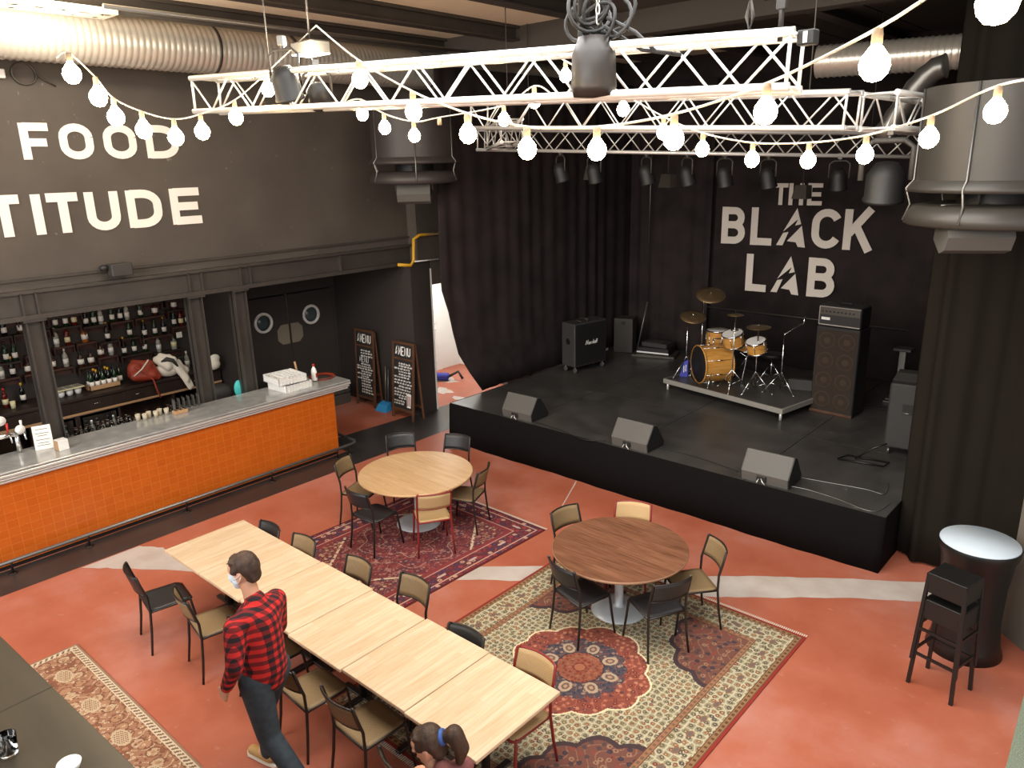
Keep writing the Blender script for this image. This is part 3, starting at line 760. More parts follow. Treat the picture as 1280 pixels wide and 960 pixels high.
q = MB(); q.tube([(.14, -.1, .24), (.17, 0, .16), (.16, .1, .04), (.2, .12, -.1), (.2, .15, -.2)], .011, 8); q.build('strap', 'leather_red', bag)
q = MB(); q.tube([(.14, -.12, .12), (.17, -.02, .2), (.14, .08, .3)], .009, 6); q.build('piping', 'cloth_cream', bag)
coat = thing('coat', 'cream and white coat draped over the back counter right of the red bag', 'coat', (-12.70, 5.42, 1.151), 0); coat.scale = (1.1, 1.15, 1.35)
soft([('e', (-.02, 0, .1), (.12, .2, .1)), ('c', (-.02, -.16, .24), (.1, -.05, .16), .05, .06), ('c', (0, -.1, .28), (.1, .04, .22), .045, .05), ('c', (.05, .0, .25), (.14, .1, .05), .05, .045), ('c', (.06, .06, .2), (.17, .16, -.04), .045, .05), ('c', (.03, .13, .16), (.17, .22, -.14), .05, .035), ('c', (.16, .1, .02), (.18, .19, -.16), .03, .03), ('c', (-.05, .15, .1), (.05, .22, .05), .06, .05)], 'coat_body', 'cloth_cream', coat, .012, it=3)
q = MB(); q.tube([(.07, -.13, .22), (.11, -.06, .25), (.13, .02, .22), (.15, .07, .14)], [.012, .03, .03, .012], 10); q.build('lining', 'charcoal', coat)
b2 = thing('tote_bag', 'pale paper bag and cloth behind the right bar post', 'bag', (-12.5, 6.1, 1.151), 0)
soft([('e', (0, 0, .1), (.1, .13, .1)), ('e', (0, .04, .2), (.05, .1, .08))], 'bag_body', 'cloth_cream', b2)

# things on / behind the zinc top ---------------------------------
ih = .0
# folded menu card and napkin box
t = thing('menu_card', 'white menu card standing on the bar top at the left', 'menu', (-10.3, 2.72, CT + .001), -.3)
q = MB(); q.prism([(-.1, 0), (.1, 0), (.1, .3), (-.1, .3)], .004, frame((0, 0, 0), (0, 1, 0), (-.22, 0, 1))); q.prism([(-.1, 0), (.1, 0), (.1, .3), (-.1, .3)], .004, frame((-.13, 0, 0), (0, 1, 0), (.22, 0, 1)))
q.build('card', 'paper', t)
q = MB()
for r_, (z, w) in enumerate(((.25, .13), (.2, .15), (.17, .1), (.12, .15), (.08, .12), (.05, .14))): q.prism([(-w / 2, z), (w / 2, z), (w / 2, z + .008), (-w / 2, z + .008)], .0012, frame((.0045, 0, 0), (0, 1, 0), (-.22, 0, 1)))
q.build('print', 'rail_grey', t)
t = thing('napkin_box', 'small kraft and white box in front of the white menu card', 'box', (-10.12, 2.86, CT + .001), .1)
q = MB(); q.bbox(-.06, .06, -.06, .06, 0, .13, .004); q.build('carton', 'white_plastic', t)
q = MB(); q.box(-.055, .055, -.065, -.06, .003, .127); q.build('side_panel', 'kraft', t)
# card holders on a wooden block
t = thing('card_stand', 'wooden block on the bar top holding a row of small black menu cards', 'menu holder', (-10.35, 4.52, CT + .001), 0)
q = MB(); q.bbox(-.05, .05, -.14, .05, 0, .05, .006); q.build('block', 'kraft', t)
for j in range(6):
    q = MB(); q.bbox(-.045, .045, -.12 + j * .07, -.112 + j * .07, .05, .22, .002); c_ = q.build('card', 'charcoal', t)
    q = MB(); q.box(-.036, .036, -.1225 + j * .07, -.12 + j * .07, .065, .205); q.build('card_print', 'speaker_grey', c_)
# paper cups / glasses lying in the under-counter rack
q = MB()
rk = thing('drying_mat', 'dark drying shelf behind the bar top full of upturned glasses', 'shelf', (-10.72, 3.9, 0), 0)
q.bbox(-.22, .16, -1.1, 1.1, 1.09, 1.12, .005); q.build('rack_shelf', 'rail_grey', rk)
q = MB(); q.box(-.2, .12, -1.05, -1.03, 0, 1.09); q.box(-.2, .12, 1.03, 1.05, 0, 1.09); q.build('rack_leg', 'black_frame', rk)
gp = None; k = 0
for i in range(3):
    for j in range(13):
        yy = 2.98 + j * .14; xx = -10.87 + i * .1
        if gp is None:
            q = MB(); q.lathe([(.026, .1), (.034, 0), (.036, 0), (.028, .104), (0, .104), (0, .1), (.026, .1)], 14); gp = o = q.build('glass', 'glass')
        else: o = gp.copy(); COL.objects.link(o)
        o.location = (xx + rnd.uniform(-.01, .01), yy + rnd.uniform(-.02, .02), 1.121); tag(o, 'upturned drinking glass on the drying shelf, %s row, %s from the left' % (('rear', 'middle', 'front')[i], ord_(j)), 'glass', 'glasses drying behind the bar')
cp = None
for j in range(6):
    if cp is None:
        q = MB(); q.lathe([(0, 0), (.026, 0), (.036, .09), (.033, .09), (.024, .005), (0, .005)], 14); cp = o = q.build('paper_cup', 'cup_grey')
    else: o = cp.copy(); COL.objects.link(o)
    o.location = (-10.49 + .05 * (j % 2), 3.95 + j * .075, CT + .001); tag(o, 'pale small cup on the bar top left of the card stand, %s from the left' % ord_(j), 'cup', 'small cups on the bar top')
# beer tap tower with round badge
t = thing('beer_tap', 'steel beer tap tower with round white badges at the left end of the bar', 'beer tap', (-10.42, 2.36, CT + .001), 0)
q = MB(); q.tube([(0, -.3, .25), (0, .22, .25)], .035, 12); q.tube([(0, -.2, 0), (0, -.2, .25)], .03, 12); q.tube([(0, .12, 0), (0, .12, .25)], .03, 12); q.build('tower', 'chrome', t)
for j in range(4):
    yy = -.26 + j * .15
    q = MB(); q.tube([(.03, yy, .25), (.08, yy, .24), (.09, yy, .17)], .01, 8); q.build('spout', 'chrome', t)
    q = MB(); q.tube([(0, yy, .28), (.01, yy, .4)], [.009, .016], 8); q.build('tap_handle', ('red', 'white_plastic', 'red', 'white_plastic')[j], t)
q = MB(); q.lathe([(0, 0), (.06, 0), (.06, .015), (0, .015)], 20, (0, 0, 0), 0, frame((.02, -.02, .45), (0, 1, 0), (0, 0, 1))); q.build('badge', 'white_plastic', t)
q = MB(); q.lathe([(0, 0), (.055, 0), (.055, .015), (0, .015)], 20, (0, 0, 0), 0, frame((.04, .16, .3), (0, 1, 0), (0, 0, 1))); q.build('badge', 'white_plastic', t)
# dark gear, teal and white bottles behind the right part of the counter
t = thing('cloth_bundle', 'black jacket bundle behind the counter between the two right posts', 'jacket', (-10.86, 5.33, 1.09), 0)
soft([('e', (0, 0, .12), (.12, .22, .16)), ('e', (0, -.1, .2), (.09, .1, .1))], 'bundle', 'charcoal', t, .02)
q = MB(); q.bbox(-11.25, -10.56, 4.95, 6.6, 1.06, 1.10, .008); o = q.build('work_shelf', 'black'); tag(o, 'black work shelf behind the counter below the right bar posts', 'shelf')
q = MB(); q.bbox(-11.2, -10.62, 5.02, 5.55, 0, 1.06, .008); o = q.build('undercounter_cabinet', 'wood_dark'); tag(o, 'dark cabinet under the work shelf behind the counter', 'cabinet')
q = MB(); q.ball((0, 0, .14), 1, 14, 0, (.04, .08, .14)); o = q.build('cleaning_cloth', 'teal', None, (-10.74, 5.6, 1.102)); tag(o, 'teal bottle-shaped cover behind the bar top near the right post', 'container')
t = thing('spray_bottle', 'white spray bottle with red trigger behind the bar top', 'spray bottle', (-10.72, 5.84, 1.102))
q = MB(); q.lathe([(0, 0), (.04, 0), (.042, .14), (.015, .19), (.014, .21), (0, .21)], 14); q.build('bottle_body', 'white_plastic', t)
q = MB(); q.bbox(-.015, .015, -.05, .03, .21, .24, .004); q.tube([(0, -.02, .21), (0, -.04, .17)], .006, 6); q.build('trigger', 'red', t)
# dishwasher racks
for k, (loc_, rz, zz, lab) in enumerate((((-10.2, 6.17), .06, 0, 'white plastic glass rack on the bar top, lower one of the pair'), ((-10.24, 6.12), -.05, .118, 'white plastic glass rack lying on top of the lower rack'))):
    t = thing('glass_rack', lab, 'glass rack', (loc_[0], loc_[1], CT + .001 + zz), rz)
    q = MB(); s = .24
    q.bbox(-s, s, -s, s, 0, .012, .005)
    for z0, z1 in ((.0, .03), (.05, .065), (.085, .11)):
        q.box(-s, s, -s, -s + .012, z0, z1); q.box(-s, s, s - .012, s, z0, z1); q.box(-s, -s + .012, -s, s, z0, z1); q.box(s - .012, s, -s, s, z0, z1)
    for j in range(9):
        u_ = -s + .006 + j * (2 * s - .012) / 8
        for v_ in (-s, s - .012): q.box(u_ - .006, u_ + .006, v_, v_ + .012, 0, .11); q.box(v_, v_ + .012, u_ - .006, u_ + .006, 0, .11)
    for v_ in (-s + .006, s - .009): q.box(-s, s, v_, v_ + .002, .01, .1); q.box(v_, v_ + .002, -s, s, .01, .1)
    q.build('basket', 'white_plastic', t)
    q = MB()
    for j in range(5):
        u_ = -s + .08 * (j + 1); q.box(u_ - .003, u_ + .003, -s + .012, s - .012, .012, .09); q.box(-s + .012, s - .012, u_ - .003, u_ + .003, .012, .09)
    q.build('divider', 'white_plastic', t)
t = thing('serving_tray', 'round tray with dark red rim on the right end of the bar top', 'tray', (-10.3, 6.83, CT + .001))
q = MB(); q.lathe([(0, 0), (.19, 0), (.21, .025), (.2, .028), (.185, .008), (0, .008)], 32); q.build('dish', 'leather_red', t)
q = MB(); q.lathe([(0, .0085), (.15, .0085), (.15, .012), (0, .012)], 28); q.build('mat', 'rail_grey', t)
t = thing('detergent_bottle', 'white detergent bottle with red cap standing on the round tray', 'bottle', (-10.2, 6.62, CT + .012), .4)
q = MB(); q.lathe([(0, 0), (.045, 0), (.05, .02), (.048, .16), (.035, .2), (.018, .225), (.017, .24), (0, .24)], 16, mx=Matrix.Diagonal((1, .7, 1, 1))); q.build('bottle_body', 'white_plastic', t)
q = MB(); q.lathe([(0, .24), (.021, .24), (.019, .275), (0, .28)], 14); q.build('cap', 'red', t)
q = MB(); q.box(.0405, .0505, -.02, .02, .06, .13); q.build('bottle_label', 'leather_red', t)
t = thing('brush', 'wooden brush handle leaning up behind the glass racks', 'brush', (-10.46, 6.5, CT + .001))
q = MB(); q.tube([(0, 0, .03), (0, -.05, .32)], [.014, .018], 8); q.build('handle', 'kraft', t)
q = MB(); q.bbox(-.03, .03, -.04, .04, 0, .05, .008); q.build('brush_head', 'black', t)

# emergency light / camera box on the wall
t = thing('emergency_light', 'small black box lamp fixed on the bar wall above the girder', 'lamp', (WX, onx(147, 337, WX + .1).y, 3.3))
q = MB(); q.bbox(.1, .26, -.13, .13, -.08, .08, .01); q.build('housing', 'charcoal', t)
q = MB(); q.tube([(0, -.1, .02), (.1, -.1, .02)], .02, 8); q.lathe([(0, 0), (.05, 0), (.06, .05), (.03, .07), (0, .07)], 14, (.12, -.17, 0)); q.build('bracket', 'black', t)
# coiled cable + white box high on the wall
q = MB(); c0 = onx(30, 92, WX + .03); q.tube([c0 + Vector((0, .12 * math.cos(a) * (1 + a * .01), .12 * math.sin(a))) for a in np.linspace(0, 4 * PI, 40)] + [c0 + Vector((0, .2, -.06)), c0 + Vector((0, .32, -.12))], .008, 6)
tag(q.build('cable_coil', 'duct_box'), 'pale coiled cable hanging on the wall under the big duct', 'cable')
q = MB(); c0 = onx(2, 92, WX + .03); q.bbox(c0.x - .03, c0.x + .03, c0.y - .12, c0.y + .03, c0.z - .05, c0.z + .05, .008); tag(q.build('junction_box', 'white_plastic'), 'white junction box on the wall left of the coiled cable', 'junction box')
# yellow gas pipe
q = MB(); X_ = -10.3; P_ = [onx(*p, X_) for p in ((548, 292), (524, 294), (517, 299), (517, 326), (513, 332), (498, 331))]
q.tube(P_, .028, 10); o = q.build('gas_pipe', 'yellow'); tag(o, 'yellow bent gas pipe at the right end of the girder', 'pipe')
q = MB(); q.tube([onx(518, 327, -10.28), onx(548, 324, -10.28)], .012, 8); tag(q.build('tube_light', 'white_plastic'), 'short white tube beside the yellow pipe', 'tube')

# ================================================================ MENU BOARDS
def easel(name, x0, x1, y, ht, label, seed, lean=.1):
    t = thing(name, label, 'menu board', ((x0 + x1) / 2, y, 0)); w = (x1 - x0) / 2; r_ = random.Random(seed)
    q = MB(); mx = Matrix.Rotation(-lean, 4, 'X')
    for sx in (-1, 1): q.bbox(sx * w - .025, sx * w + .025, -.015, .015, 0, ht, .004, 0, mx)
    q.bbox(-w, w, -.013, .013, ht - .05, ht, .004, 0, mx); q.bbox(-w, w, -.013, .013, .15, .2, .004, 0, mx); q.bbox(-w, w, -.014, .012, ht - .34, ht - .3, .004, 0, mx)
    q.build('frame', 'wood_brown', t)
    q = MB(); q.box(-w + .02, w - .02, -.006, .006, .18, ht - .03, 0, mx); q.build('blackboard', 'chalkboard', t)
    q = MB()
    for sx in (-1, 1): q.bbox(sx * w - .022, sx * w + .022, -.012, .012, 0, ht * .98, .004, 0, Matrix.Translation((0, ht * lean * 2.0 + .03, 0)) @ Matrix.Rotation(lean, 4, 'X'))
    q.bbox(-w, w, -.01, .01, .2, .25, .004, 0, Matrix.Translation((0, ht * lean * 2.0 + .03, 0)) @ Matrix.Rotation(lean, 4, 'X')); q.build('rear_leg', 'wood_brown', t)
    # chalk writing
    q = MB(); fm = mx @ frame((0, -.008, 0), (1, 0, 0), (0, 0, 1))
    def wr(s_, x, z, h, wd, sw=.09):
        for ch in s_:
            g = GX.get(ch)
            if g:
                for pl in g: ribbon(q, [(a_ * wd, b_ * h) for a_, b_ in pl], sw * h, .0015, fm @ Matrix.Translation((x, z, 0)), 1, 1)
            x += wd * 1.3
        return x
    wr('MENU', -w * .42, ht - .25, .15, .065, .07)
    q.prism([(-w * .72, ht - .2), (-w * .6, ht - .15), (-w * .55, ht - .08), (-w * .66, ht - .12)], .0015, fm)
    q.prism([(-w * .76, ht - .24), (-w * .62, ht - .24), (-w * .56, ht - .17), (-w * .7, ht - .2)], .0015, fm)
    z = ht - .42; first = True
    while z > .25:
        if seed == 1 and .55 * ht < z < .62 * ht:
            wr('MENU', -w * .55, z - .06, .1, .055, .05); z -= .11; continue
        x = -w * .85 if r_.random() > .3 and not first else -w * .4; lim = w * .85 if z > .42 or seed == 1 else w * .2
        while x < lim * r_.uniform(.55, 1):
            # scribbled word: zigzag line of joined strokes
            L_ = r_.uniform(.03, .08); pl = []; k_ = int(L_ / .009)
            for i in range(k_ + 1): pl.append((x + i * .009, z + (0 if i % 2 else r_.uniform(.012, .03))))
            ribbon(q, pl, .0045, .0015, fm, 1, 1); x += L_ + .016
        z -= r_.uniform(.045, .062); first = False
    q.build('chalk_writing', 'chalk', t)
    if seed == 2:
        q = MB(); q.prism([(w * .42, .24), (w * .78, .24), (w * .82, .5), (w * .38, .5)], .0015, fm)
        q.build('chalk_drawing', 'chalk', t)
        q = MB()
        for k_ in range(3): q.prism([(w * .44 + k_ * w * .12, .27), (w * .5 + k_ * w * .12, .27), (w * .5 + k_ * w * .12, .46), (w * .44 + k_ * w * .12, .46)], .0028, fm)
        q.build('chalk_drawing_lines', 'leather_red', t)
    return t
GX = {'M': [[(0, 0), (.1, 1), (.5, .3), (.9, 1), (1, 0)]], 'E': [[(.9, 1), (0, 1), (0, 0), (.9, 0)], [(0, .5), (.7, .5)]], 'N': [[(0, 0), (0, 1), (.9, 0), (.9, 1)]], 'U': [[(0, 1), (.05, .15), (.5, 0), (.9, .15), (.95, 1)]]}
easel('menu_board', -11.9, -11.36, 8.66, 1.52, 'tall chalkboard with MENU heading, left one against the dark wall beyond the bar', 1, .05)
easel('menu_board', -10.72, -10.16, 8.58, 1.45, 'chalkboard easel with MENU heading, right one next to the doorway', 2, .08)
t = thing('dustpan', 'blue long-handled dustpan standing between the two menu boards', 'dustpan', (onz(480, 513).x, onz(480, 513).y, 0), .1)
q = MB(); q.add([(-.14, -.1, 0), (.14, -.1, 0), (.13, .08, 0), (-.13, .08, 0), (-.12, -.02, .12), (.12, -.02, .12), (.11, .1, .16), (-.11, .1, .16)], [(0, 3, 2, 1), (0, 1, 5, 4), (4, 5, 6, 7), (1, 2, 6, 5), (2, 3, 7, 6), (3, 0, 4, 7)]); q.build('pan', 'blue', t)
q = MB(); q.tube([(0, .06, .14), (0, .12, .85)], .012, 8); q.tube([(.05, .06, .02), (.05, .14, .8)], .01, 8); q.build('handle', 'rail_grey', t)
# paper stack beyond the counter end
t = thing('paper_stack', 'low pale stack of crates behind the counter end', 'stack', (-12.3, 8.5, 0), 0)
q = MB(); q.bbox(-.2, .2, -.25, .15, 0, .2, .01); q.bbox(-.18, .2, -.23, .15, .22, .36, .01); q.build('crate', 'rail_grey', t)
# small blue thing of unknown kind in corridor, shape invented
t = thing('blue_oddment', 'small blue machine lying on the corridor floor beyond the doorway', 'oddment', (onz(550, 478).x - .1, onz(550, 478).y + .1, 0), .6)
q = MB(); q.bbox(-.2, .2, -.1, .1, .03, .16, .03); q.build('body', 'dark_blue', t)
q = MB(); q.tube([(.2, 0, .1), (.4, .05, .2), (.5, .0, .05)], .03, 8); q.build('bent_tube', 'charcoal', t)
# ================================================================ CHAIRS
def make_chair(kind, label):
    fm_, seatm = {'cane': ('black_frame', 'cane_brown'), 'black': ('black_frame', 'black_vinyl'), 'red': ('red_frame', 'cane')}[kind]
    t = thing('dining_chair', label, 'chair')
    r = .0125
    for s in (-1, 1):
        q = MB(); q.tube([(s * .222, -.245, 0), (s * .208, -.215, .22), (s * .2, -.195, .44), (s * .2, -.2, .6), (s * .2, -.235, .72), (s * .197, -.262, .83), (s * .188, -.268, .845)], [.011, r, r, r, r, r, .009], 8); q.build('leg', fm_, t)
        q = MB(); q.tube([(s * .215, .235, 0), (s * .2, .205, .22), (s * .19, .18, .43), (s * .18, .165, .448)], [.011, r, r, r], 8); q.build('leg', fm_, t)
    # seat with rounded corners and slight dish
    q = MB(); nx, ny = 10, 8; vs = []
    def sp(u, v, dz):
        w = .205 - .015 * (v * .5 + .5)
        x = u * w; y = v * .195; k_ = max(0, abs(u) - .8) * max(0, abs(v) - .8) * 12
        return (x * (1 - .12 * k_), y * (1 - .12 * k_), .462 + dz - .012 * (1 - u * u) * (1 - v * v) - (.012 if v > .9 else 0))
    for dz in (0, -.02):
        for j in range(ny + 1):
            for i in range(nx + 1): vs.append(sp(-1 + 2 * i / nx, -1 + 2 * j / ny, dz))
    N_ = (nx + 1) * (ny + 1); fs = []
    for j in range(ny):
        for i in range(nx):
            a = j * (nx + 1) + i; fs.append((a, a + 1, a + nx + 2, a + nx + 1)); fs.append((N_ + a, N_ + a + nx + 1, N_ + a + nx + 2, N_ + a + 1))
    for j in range(ny):
        for i in (0, nx): a = j * (nx + 1) + i; fs.append((a, a + nx + 1, N_ + a + nx + 1, N_ + a) if i == 0 else (a + nx + 1, a, N_ + a, N_ + a + nx + 1))
    for i in range(nx):
        for j in (0, ny): a = j * (nx + 1) + i; fs.append((a + 1, a, N_ + a, N_ + a + 1) if j == 0 else (a, a + 1, N_ + a + 1, N_ + a))
    q.add(vs, fs, 0, True); q.build('seat', seatm, t)
    q = MB(); q.tube([(-.2, -.195, .44), (-.19, .17, .438), (-.165, .195, .436), (.165, .195, .436), (.19, .17, .438), (.2, -.195, .44)], r, 8, closed=True); q.build('seat_frame', fm_, t)
    # curved backrest
    q = MB(); vs = []; nx, nz = 10, 5
    for off in (0, .012):
        for j in range(nz + 1):
            z = .635 + .19 * j / nz
            for i in range(nx + 1):
                u = -1 + 2 * i / nx; y = -.205 - .045 * (1 - u * u) - (z - .6) * .27 - off
                z2 = z + (.006 * (1 - u * u) if j == nz else 0); vs.append((u * .19, y, z2))
    N_ = (nx + 1) * (nz + 1); fs = []
    for j in range(nz):
        for i in range(nx): a = j * (nx + 1) + i; fs += [(a, a + nx + 1, a + nx + 2, a + 1), (N_ + a, N_ + a + 1, N_ + a + nx + 2, N_ + a + nx + 1)]
    for i in range(nx): fs += [(i, i + 1, N_ + i + 1, N_ + i), (nz * (nx + 1) + i, N_ + nz * (nx + 1) + i, N_ + nz * (nx + 1) + i + 1, nz * (nx + 1) + i + 1)]
    q.add(vs, fs, 0, True); q.build('backrest', {'cane': 'cane_brown', 'black': 'black_vinyl', 'red': 'cane'}[kind], t)
    for z, dd in ((.632, 0), (.832, 0)):
        q = MB(); q.tube([(u * .197, -.211 - .045 * (1 - u * u) - (z - .6) * .27, z + (.006 * (1 - u * u) if z > .7 else 0)) for u in np.linspace(-1, 1, 9)], .009, 6); q.build('back_rail', fm_, t)
    return t
CP = {}
def chair(kind, x, y, ang, label, group=None, zs_=1):
    if kind not in CP: CP[kind] = o = make_chair(kind, label)
    else: o = copy_tree(CP[kind])
    if 'group' in o: del o['group']
    o.scale = (1, 1, zs_)
    return place(o, (x, y, .002), math.radians(ang - 90), label, group)
G1 = 'chairs around the pale round table'; G2 = 'chairs around the dark round table'; G3 = 'chairs on the bar side of the long table'; G4 = 'chairs on the rug side of the long table'
chair('black', -6.93, 5.16, 92, 'black chair with dark seat at the near left of the pale round table', G1)
chair('cane', -7.62, 5.5, 23, 'cane-backed black chair on the bar side of the pale round table', G1)
chair('black', -7.79, 6.37, -31, 'black-backed chair behind the pale round table, nearest the bar corner', G1)
chair('black', -7.24, 6.72, -73, 'black-backed chair behind the pale round table, nearest the stage', G1)
chair('cane', -6.46, 6.24, -158, 'cane chair with dark frame at the right of the pale round table', G1)
chair('red', -6.36, 5.57, 147, 'red-framed cane chair in front of the pale round table', G1)
chair('cane', -4.44, 6.0, -10, 'dark-framed cane chair at the left rear of the dark round table', G2)
chair('red', -4.08, 6.4, -65, 'red-framed pale cane chair behind the dark round table', G2)
chair('cane', -3.2, 6.16, -128, 'cane chair turned sideways at the right of the dark round table', G2)
chair('black', -3.92, 5.33, 76, 'black chair at the near left of the dark round table', G2)
chair('black', -3.26, 5.6, 153, 'black chair at the near right of the dark round table', G2)
chair('black', -7.07, 2.64, 80, 'dark chair with black seat at the far bar-side end of the long table', G3)
chair('cane', -6.27, 2.75, 80, 'cane chair at the long table just left of the man in plaid', G3)
chair('cane', -5.45, 2.84, 87, 'chair at the long table hidden behind the walking man', G3)
chair('cane', -4.74, 2.79, 87, 'cane chair at the long table just right of the man in plaid', G3)
chair('cane', -4.07, 2.83, 88, 'cane chair at the long table between the man and the ponytailed person', G3)
chair('cane', -3.24, 2.7, 84, 'cane chair on which the ponytailed person sits', G3)
chair('black', -7.0, 3.53, -92, 'black chair tucked in at the farthest place on the rug side of the long table', G4, .95)
chair('cane', -6.36, 3.55, -90, 'cane chair tucked in second from the far end, rug side of the long table', G4)
chair('cane', -5.55, 3.62, -92, 'cane chair at the long table touching the edge of the dark red rug', G4)
chair('cane', -4.86, 3.74, -90, 'cane chair at the long table between the two patterned rugs', G4)
chair('black', -3.98, 3.53, -88, 'low-tucked black chair at the long table over the beige rug', G4, .93)
chair('red', -3.28, 3.58, -92, 'red-framed cane chair at the near right corner of the long table', G4)

# ================================================================ TABLES
xs = [-7.50, -6.76, -6.0, -5.19, -4.45, -3.70, -2.965]
names = ['farthest from the camera, beside the bar', 'second from the far end', 'third from the far end, by the plaid shirt', 'fourth from the far end, right of the man', 'fifth from the far end, just before the nearest', 'nearest the camera, by the ponytailed person']
tb = None
for i in range(6):
    cx = (xs[i] + xs[i + 1]) / 2; w = (xs[i + 1] - xs[i]) / 2 - .0045
    t = thing('dining_table', 'pale wooden table in the long row, ' + names[i], 'table', (cx, 3.31 + (.0, .0, .012, -.006, .01, .0)[i], 0), 0, 'tables pushed together into one long table')
    q = MB(); q.bbox(-w, w, -.45, .45, .692, .722, .004); q.build('tabletop', 'beech', t)
    q = MB(); q.box(-w + .06, w - .06, -.38, -.35, .66, .692); q.box(-w + .06, w - .06, .35, .38, .66, .692); q.box(-.03, .03, -.35, .35, .66, .692); q.build('under_frame', 'black_frame', t)
    q = MB(); q.tube([(0, 0, .02), (0, 0, .67)], .035, 12); q.build('column', 'black_frame', t)
    q = MB(); q.bbox(-.03, .03, -.26, .26, 0.002, .03, .006); q.bbox(-.26, .26, -.03, .03, 0.002, .03, .006); q.build('foot', 'black_frame', t)
for (cx, cy, r, m_, lab, z0) in ((-7.0, 5.9, .735, 'beech_round', 'large round table with pale wooden top standing on the dark red rug', .008), (-3.86, 5.88, .69, 'walnut', 'round table with dark walnut top standing on the beige patterned rug', .008)):
    t = thing('round_table', lab, 'table', (cx, cy, z0))
    q = MB(); q.lathe([(0, .69), (r - .015, .69), (r, .70), (r, .712), (r - .006, .718), (0, .718)], 72, smooth=False); q.build('tabletop', m_, t)
    q = MB(); q.lathe([(r - .004, .6915), (r + .0015, .7), (r + .0015, .712), (r - .004, .7165)], 72); q.build('edge_band', 'wood_rim' if m_ == 'beech_round' else 'walnut_rim', t)
    q = MB(); q.lathe([(.12, .69), (.12, .68), (.045, .66), (.045, .06), (.07, .045)], 24); q.build('column', 'table_base', t)
    q = MB(); q.lathe([(0, .05), (.07, .048), (.2, .03), (.285, .014), (.29, 0), (0, 0)], 40); q.build('base', 'table_base', t)

# ================================================================ STOOLS + HIGH TABLE
sp_ = None
for k in range(2):
    lab = ('lower black metal bar stool standing on the floor by the tall round table', 'upper black metal bar stool stacked on the other by the tall round table')[k]
    if sp_ is None:
        t = thing('bar_stool', lab, 'stool')
        q = MB(); q.bbox(-.16, .16, -.14, .14, .835, .845, .004)
        for (x0, x1, y0, y1) in ((-.165, .165, -.145, -.14), (-.165, .165, .14, .145), (-.165, -.16, -.145, .145), (.16, .165, -.145, .145)): q.box(x0, x1, y0, y1, .67, .84)
        q.build('seat', 'black_gloss', t)
        for sx in (-1, 1):
            for sy in (-1, 1):
                q = MB(); a = Vector((sx * .15, sy * .13, .83)); c_ = Vector((sx * .185, sy * .165, 0)); u_ = .014
                q.add([(a.x - u_, a.y - u_, a.z), (a.x + u_, a.y - u_, a.z), (a.x + u_, a.y + u_, a.z), (a.x - u_, a.y + u_, a.z), (c_.x - u_, c_.y - u_, 0), (c_.x + u_, c_.y - u_, 0), (c_.x + u_, c_.y + u_, 0), (c_.x - u_, c_.y + u_, 0)], [(0, 1, 2, 3), (7, 6, 5, 4), (0, 4, 5, 1), (1, 5, 6, 2), (2, 6, 7, 3), (3, 7, 4, 0)]); q.build('leg', 'black_gloss', t)
        q = MB(); z = .3; w_, h_ = .175, .155
        q.box(-w_, w_, -h_ - .008, -h_ + .008, z, z + .025); q.box(-w_, w_, h_ - .008, h_ + .008, z, z + .025); q.box(-w_ - .008, -w_ + .008, -h_, h_, z + .03, z + .055); q.box(w_ - .008, w_ + .008, -h_, h_, z + .03, z + .055); q.build('footrest', 'black_gloss', t)
        sp_ = t
    else: t = copy_tree(sp_)
    place(t, (-1.03, 6.665, .002 + .25 * k), math.radians(-14), lab, 'stacked bar stools')
t = thing('high_table', 'tall round standing table with pale blue-white top and black body beside the stools', 'table', (-1.0, 7.42, 0))
q = MB(); q.lathe([(0, 1.09), (.315, 1.09), (.325, 1.10), (.32, 1.112), (0, 1.112)], 48); q.build('tabletop', 'white_top', t)
q = MB(); q.lathe([(.33, 1.105), (.335, 1.09), (.33, 1.04), (.30, .98), (.27, .7), (.265, .3), (.29, .1), (.32, .0), (0, 0)], 40); q.build('body', 'black_gloss', t)

# foreground ledge with glass
e1, e2, e3 = onz(0, 794, 2.4), onz(84, 874, 2.4), onz(159, 949, 2.4)
u = (e3 - e1).normalized(); v = Vector((u.y, -u.x, 0)); 
if v.y > 0: v = -v
A = e1 - u * 1.2; Bq = e3 + u * .8
t = thing('gallery_ledge', 'dark wooden ledge at the near left below the camera', 'ledge', (A.x, A.y, 0))
fm_ = frame((0, 0, 0), (u.x, u.y, 0), (-v.x, -v.y, 0)); Lg = (Bq - A).length
q = MB(); seam = (onz(45, 868, 2.4) - A).dot(u)
for (a, c_) in ((0, seam), (seam + .004, Lg)): q.bbox(a, c_, -.75, 0, 2.36, 2.4, .004, 0, fm_)
q.build('top', 'ledge_wood', t)
q = MB(); q.box(0, Lg, -.7, -.05, .0, 2.36, 0, fm_); q.build('panel', 'wood_dark', t)
t = thing('tumbler', 'empty clear tumbler glass standing on the dark ledge', 'glass', onz(12, 943, 2.4) + Vector((0, 0, .001)))
q = MB(); q.lathe([(0, 0), (.027, 0), (.03, .006), (.036, .085), (.034, .085), (.028, .014), (0, .012)], 24); q.build('glass_body', 'glass', t)
p = onz(88, 962, 2.4); q = MB(); q.lathe([(0, 0), (.03, 0), (.042, .03), (.04, .032), (.028, .006), (0, .006)], 20); tag(q.build('small_dish', 'white_plastic', None, (p.x, p.y, 2.401)), 'small white dish on the dark ledge at the bottom picture edge', 'dish')
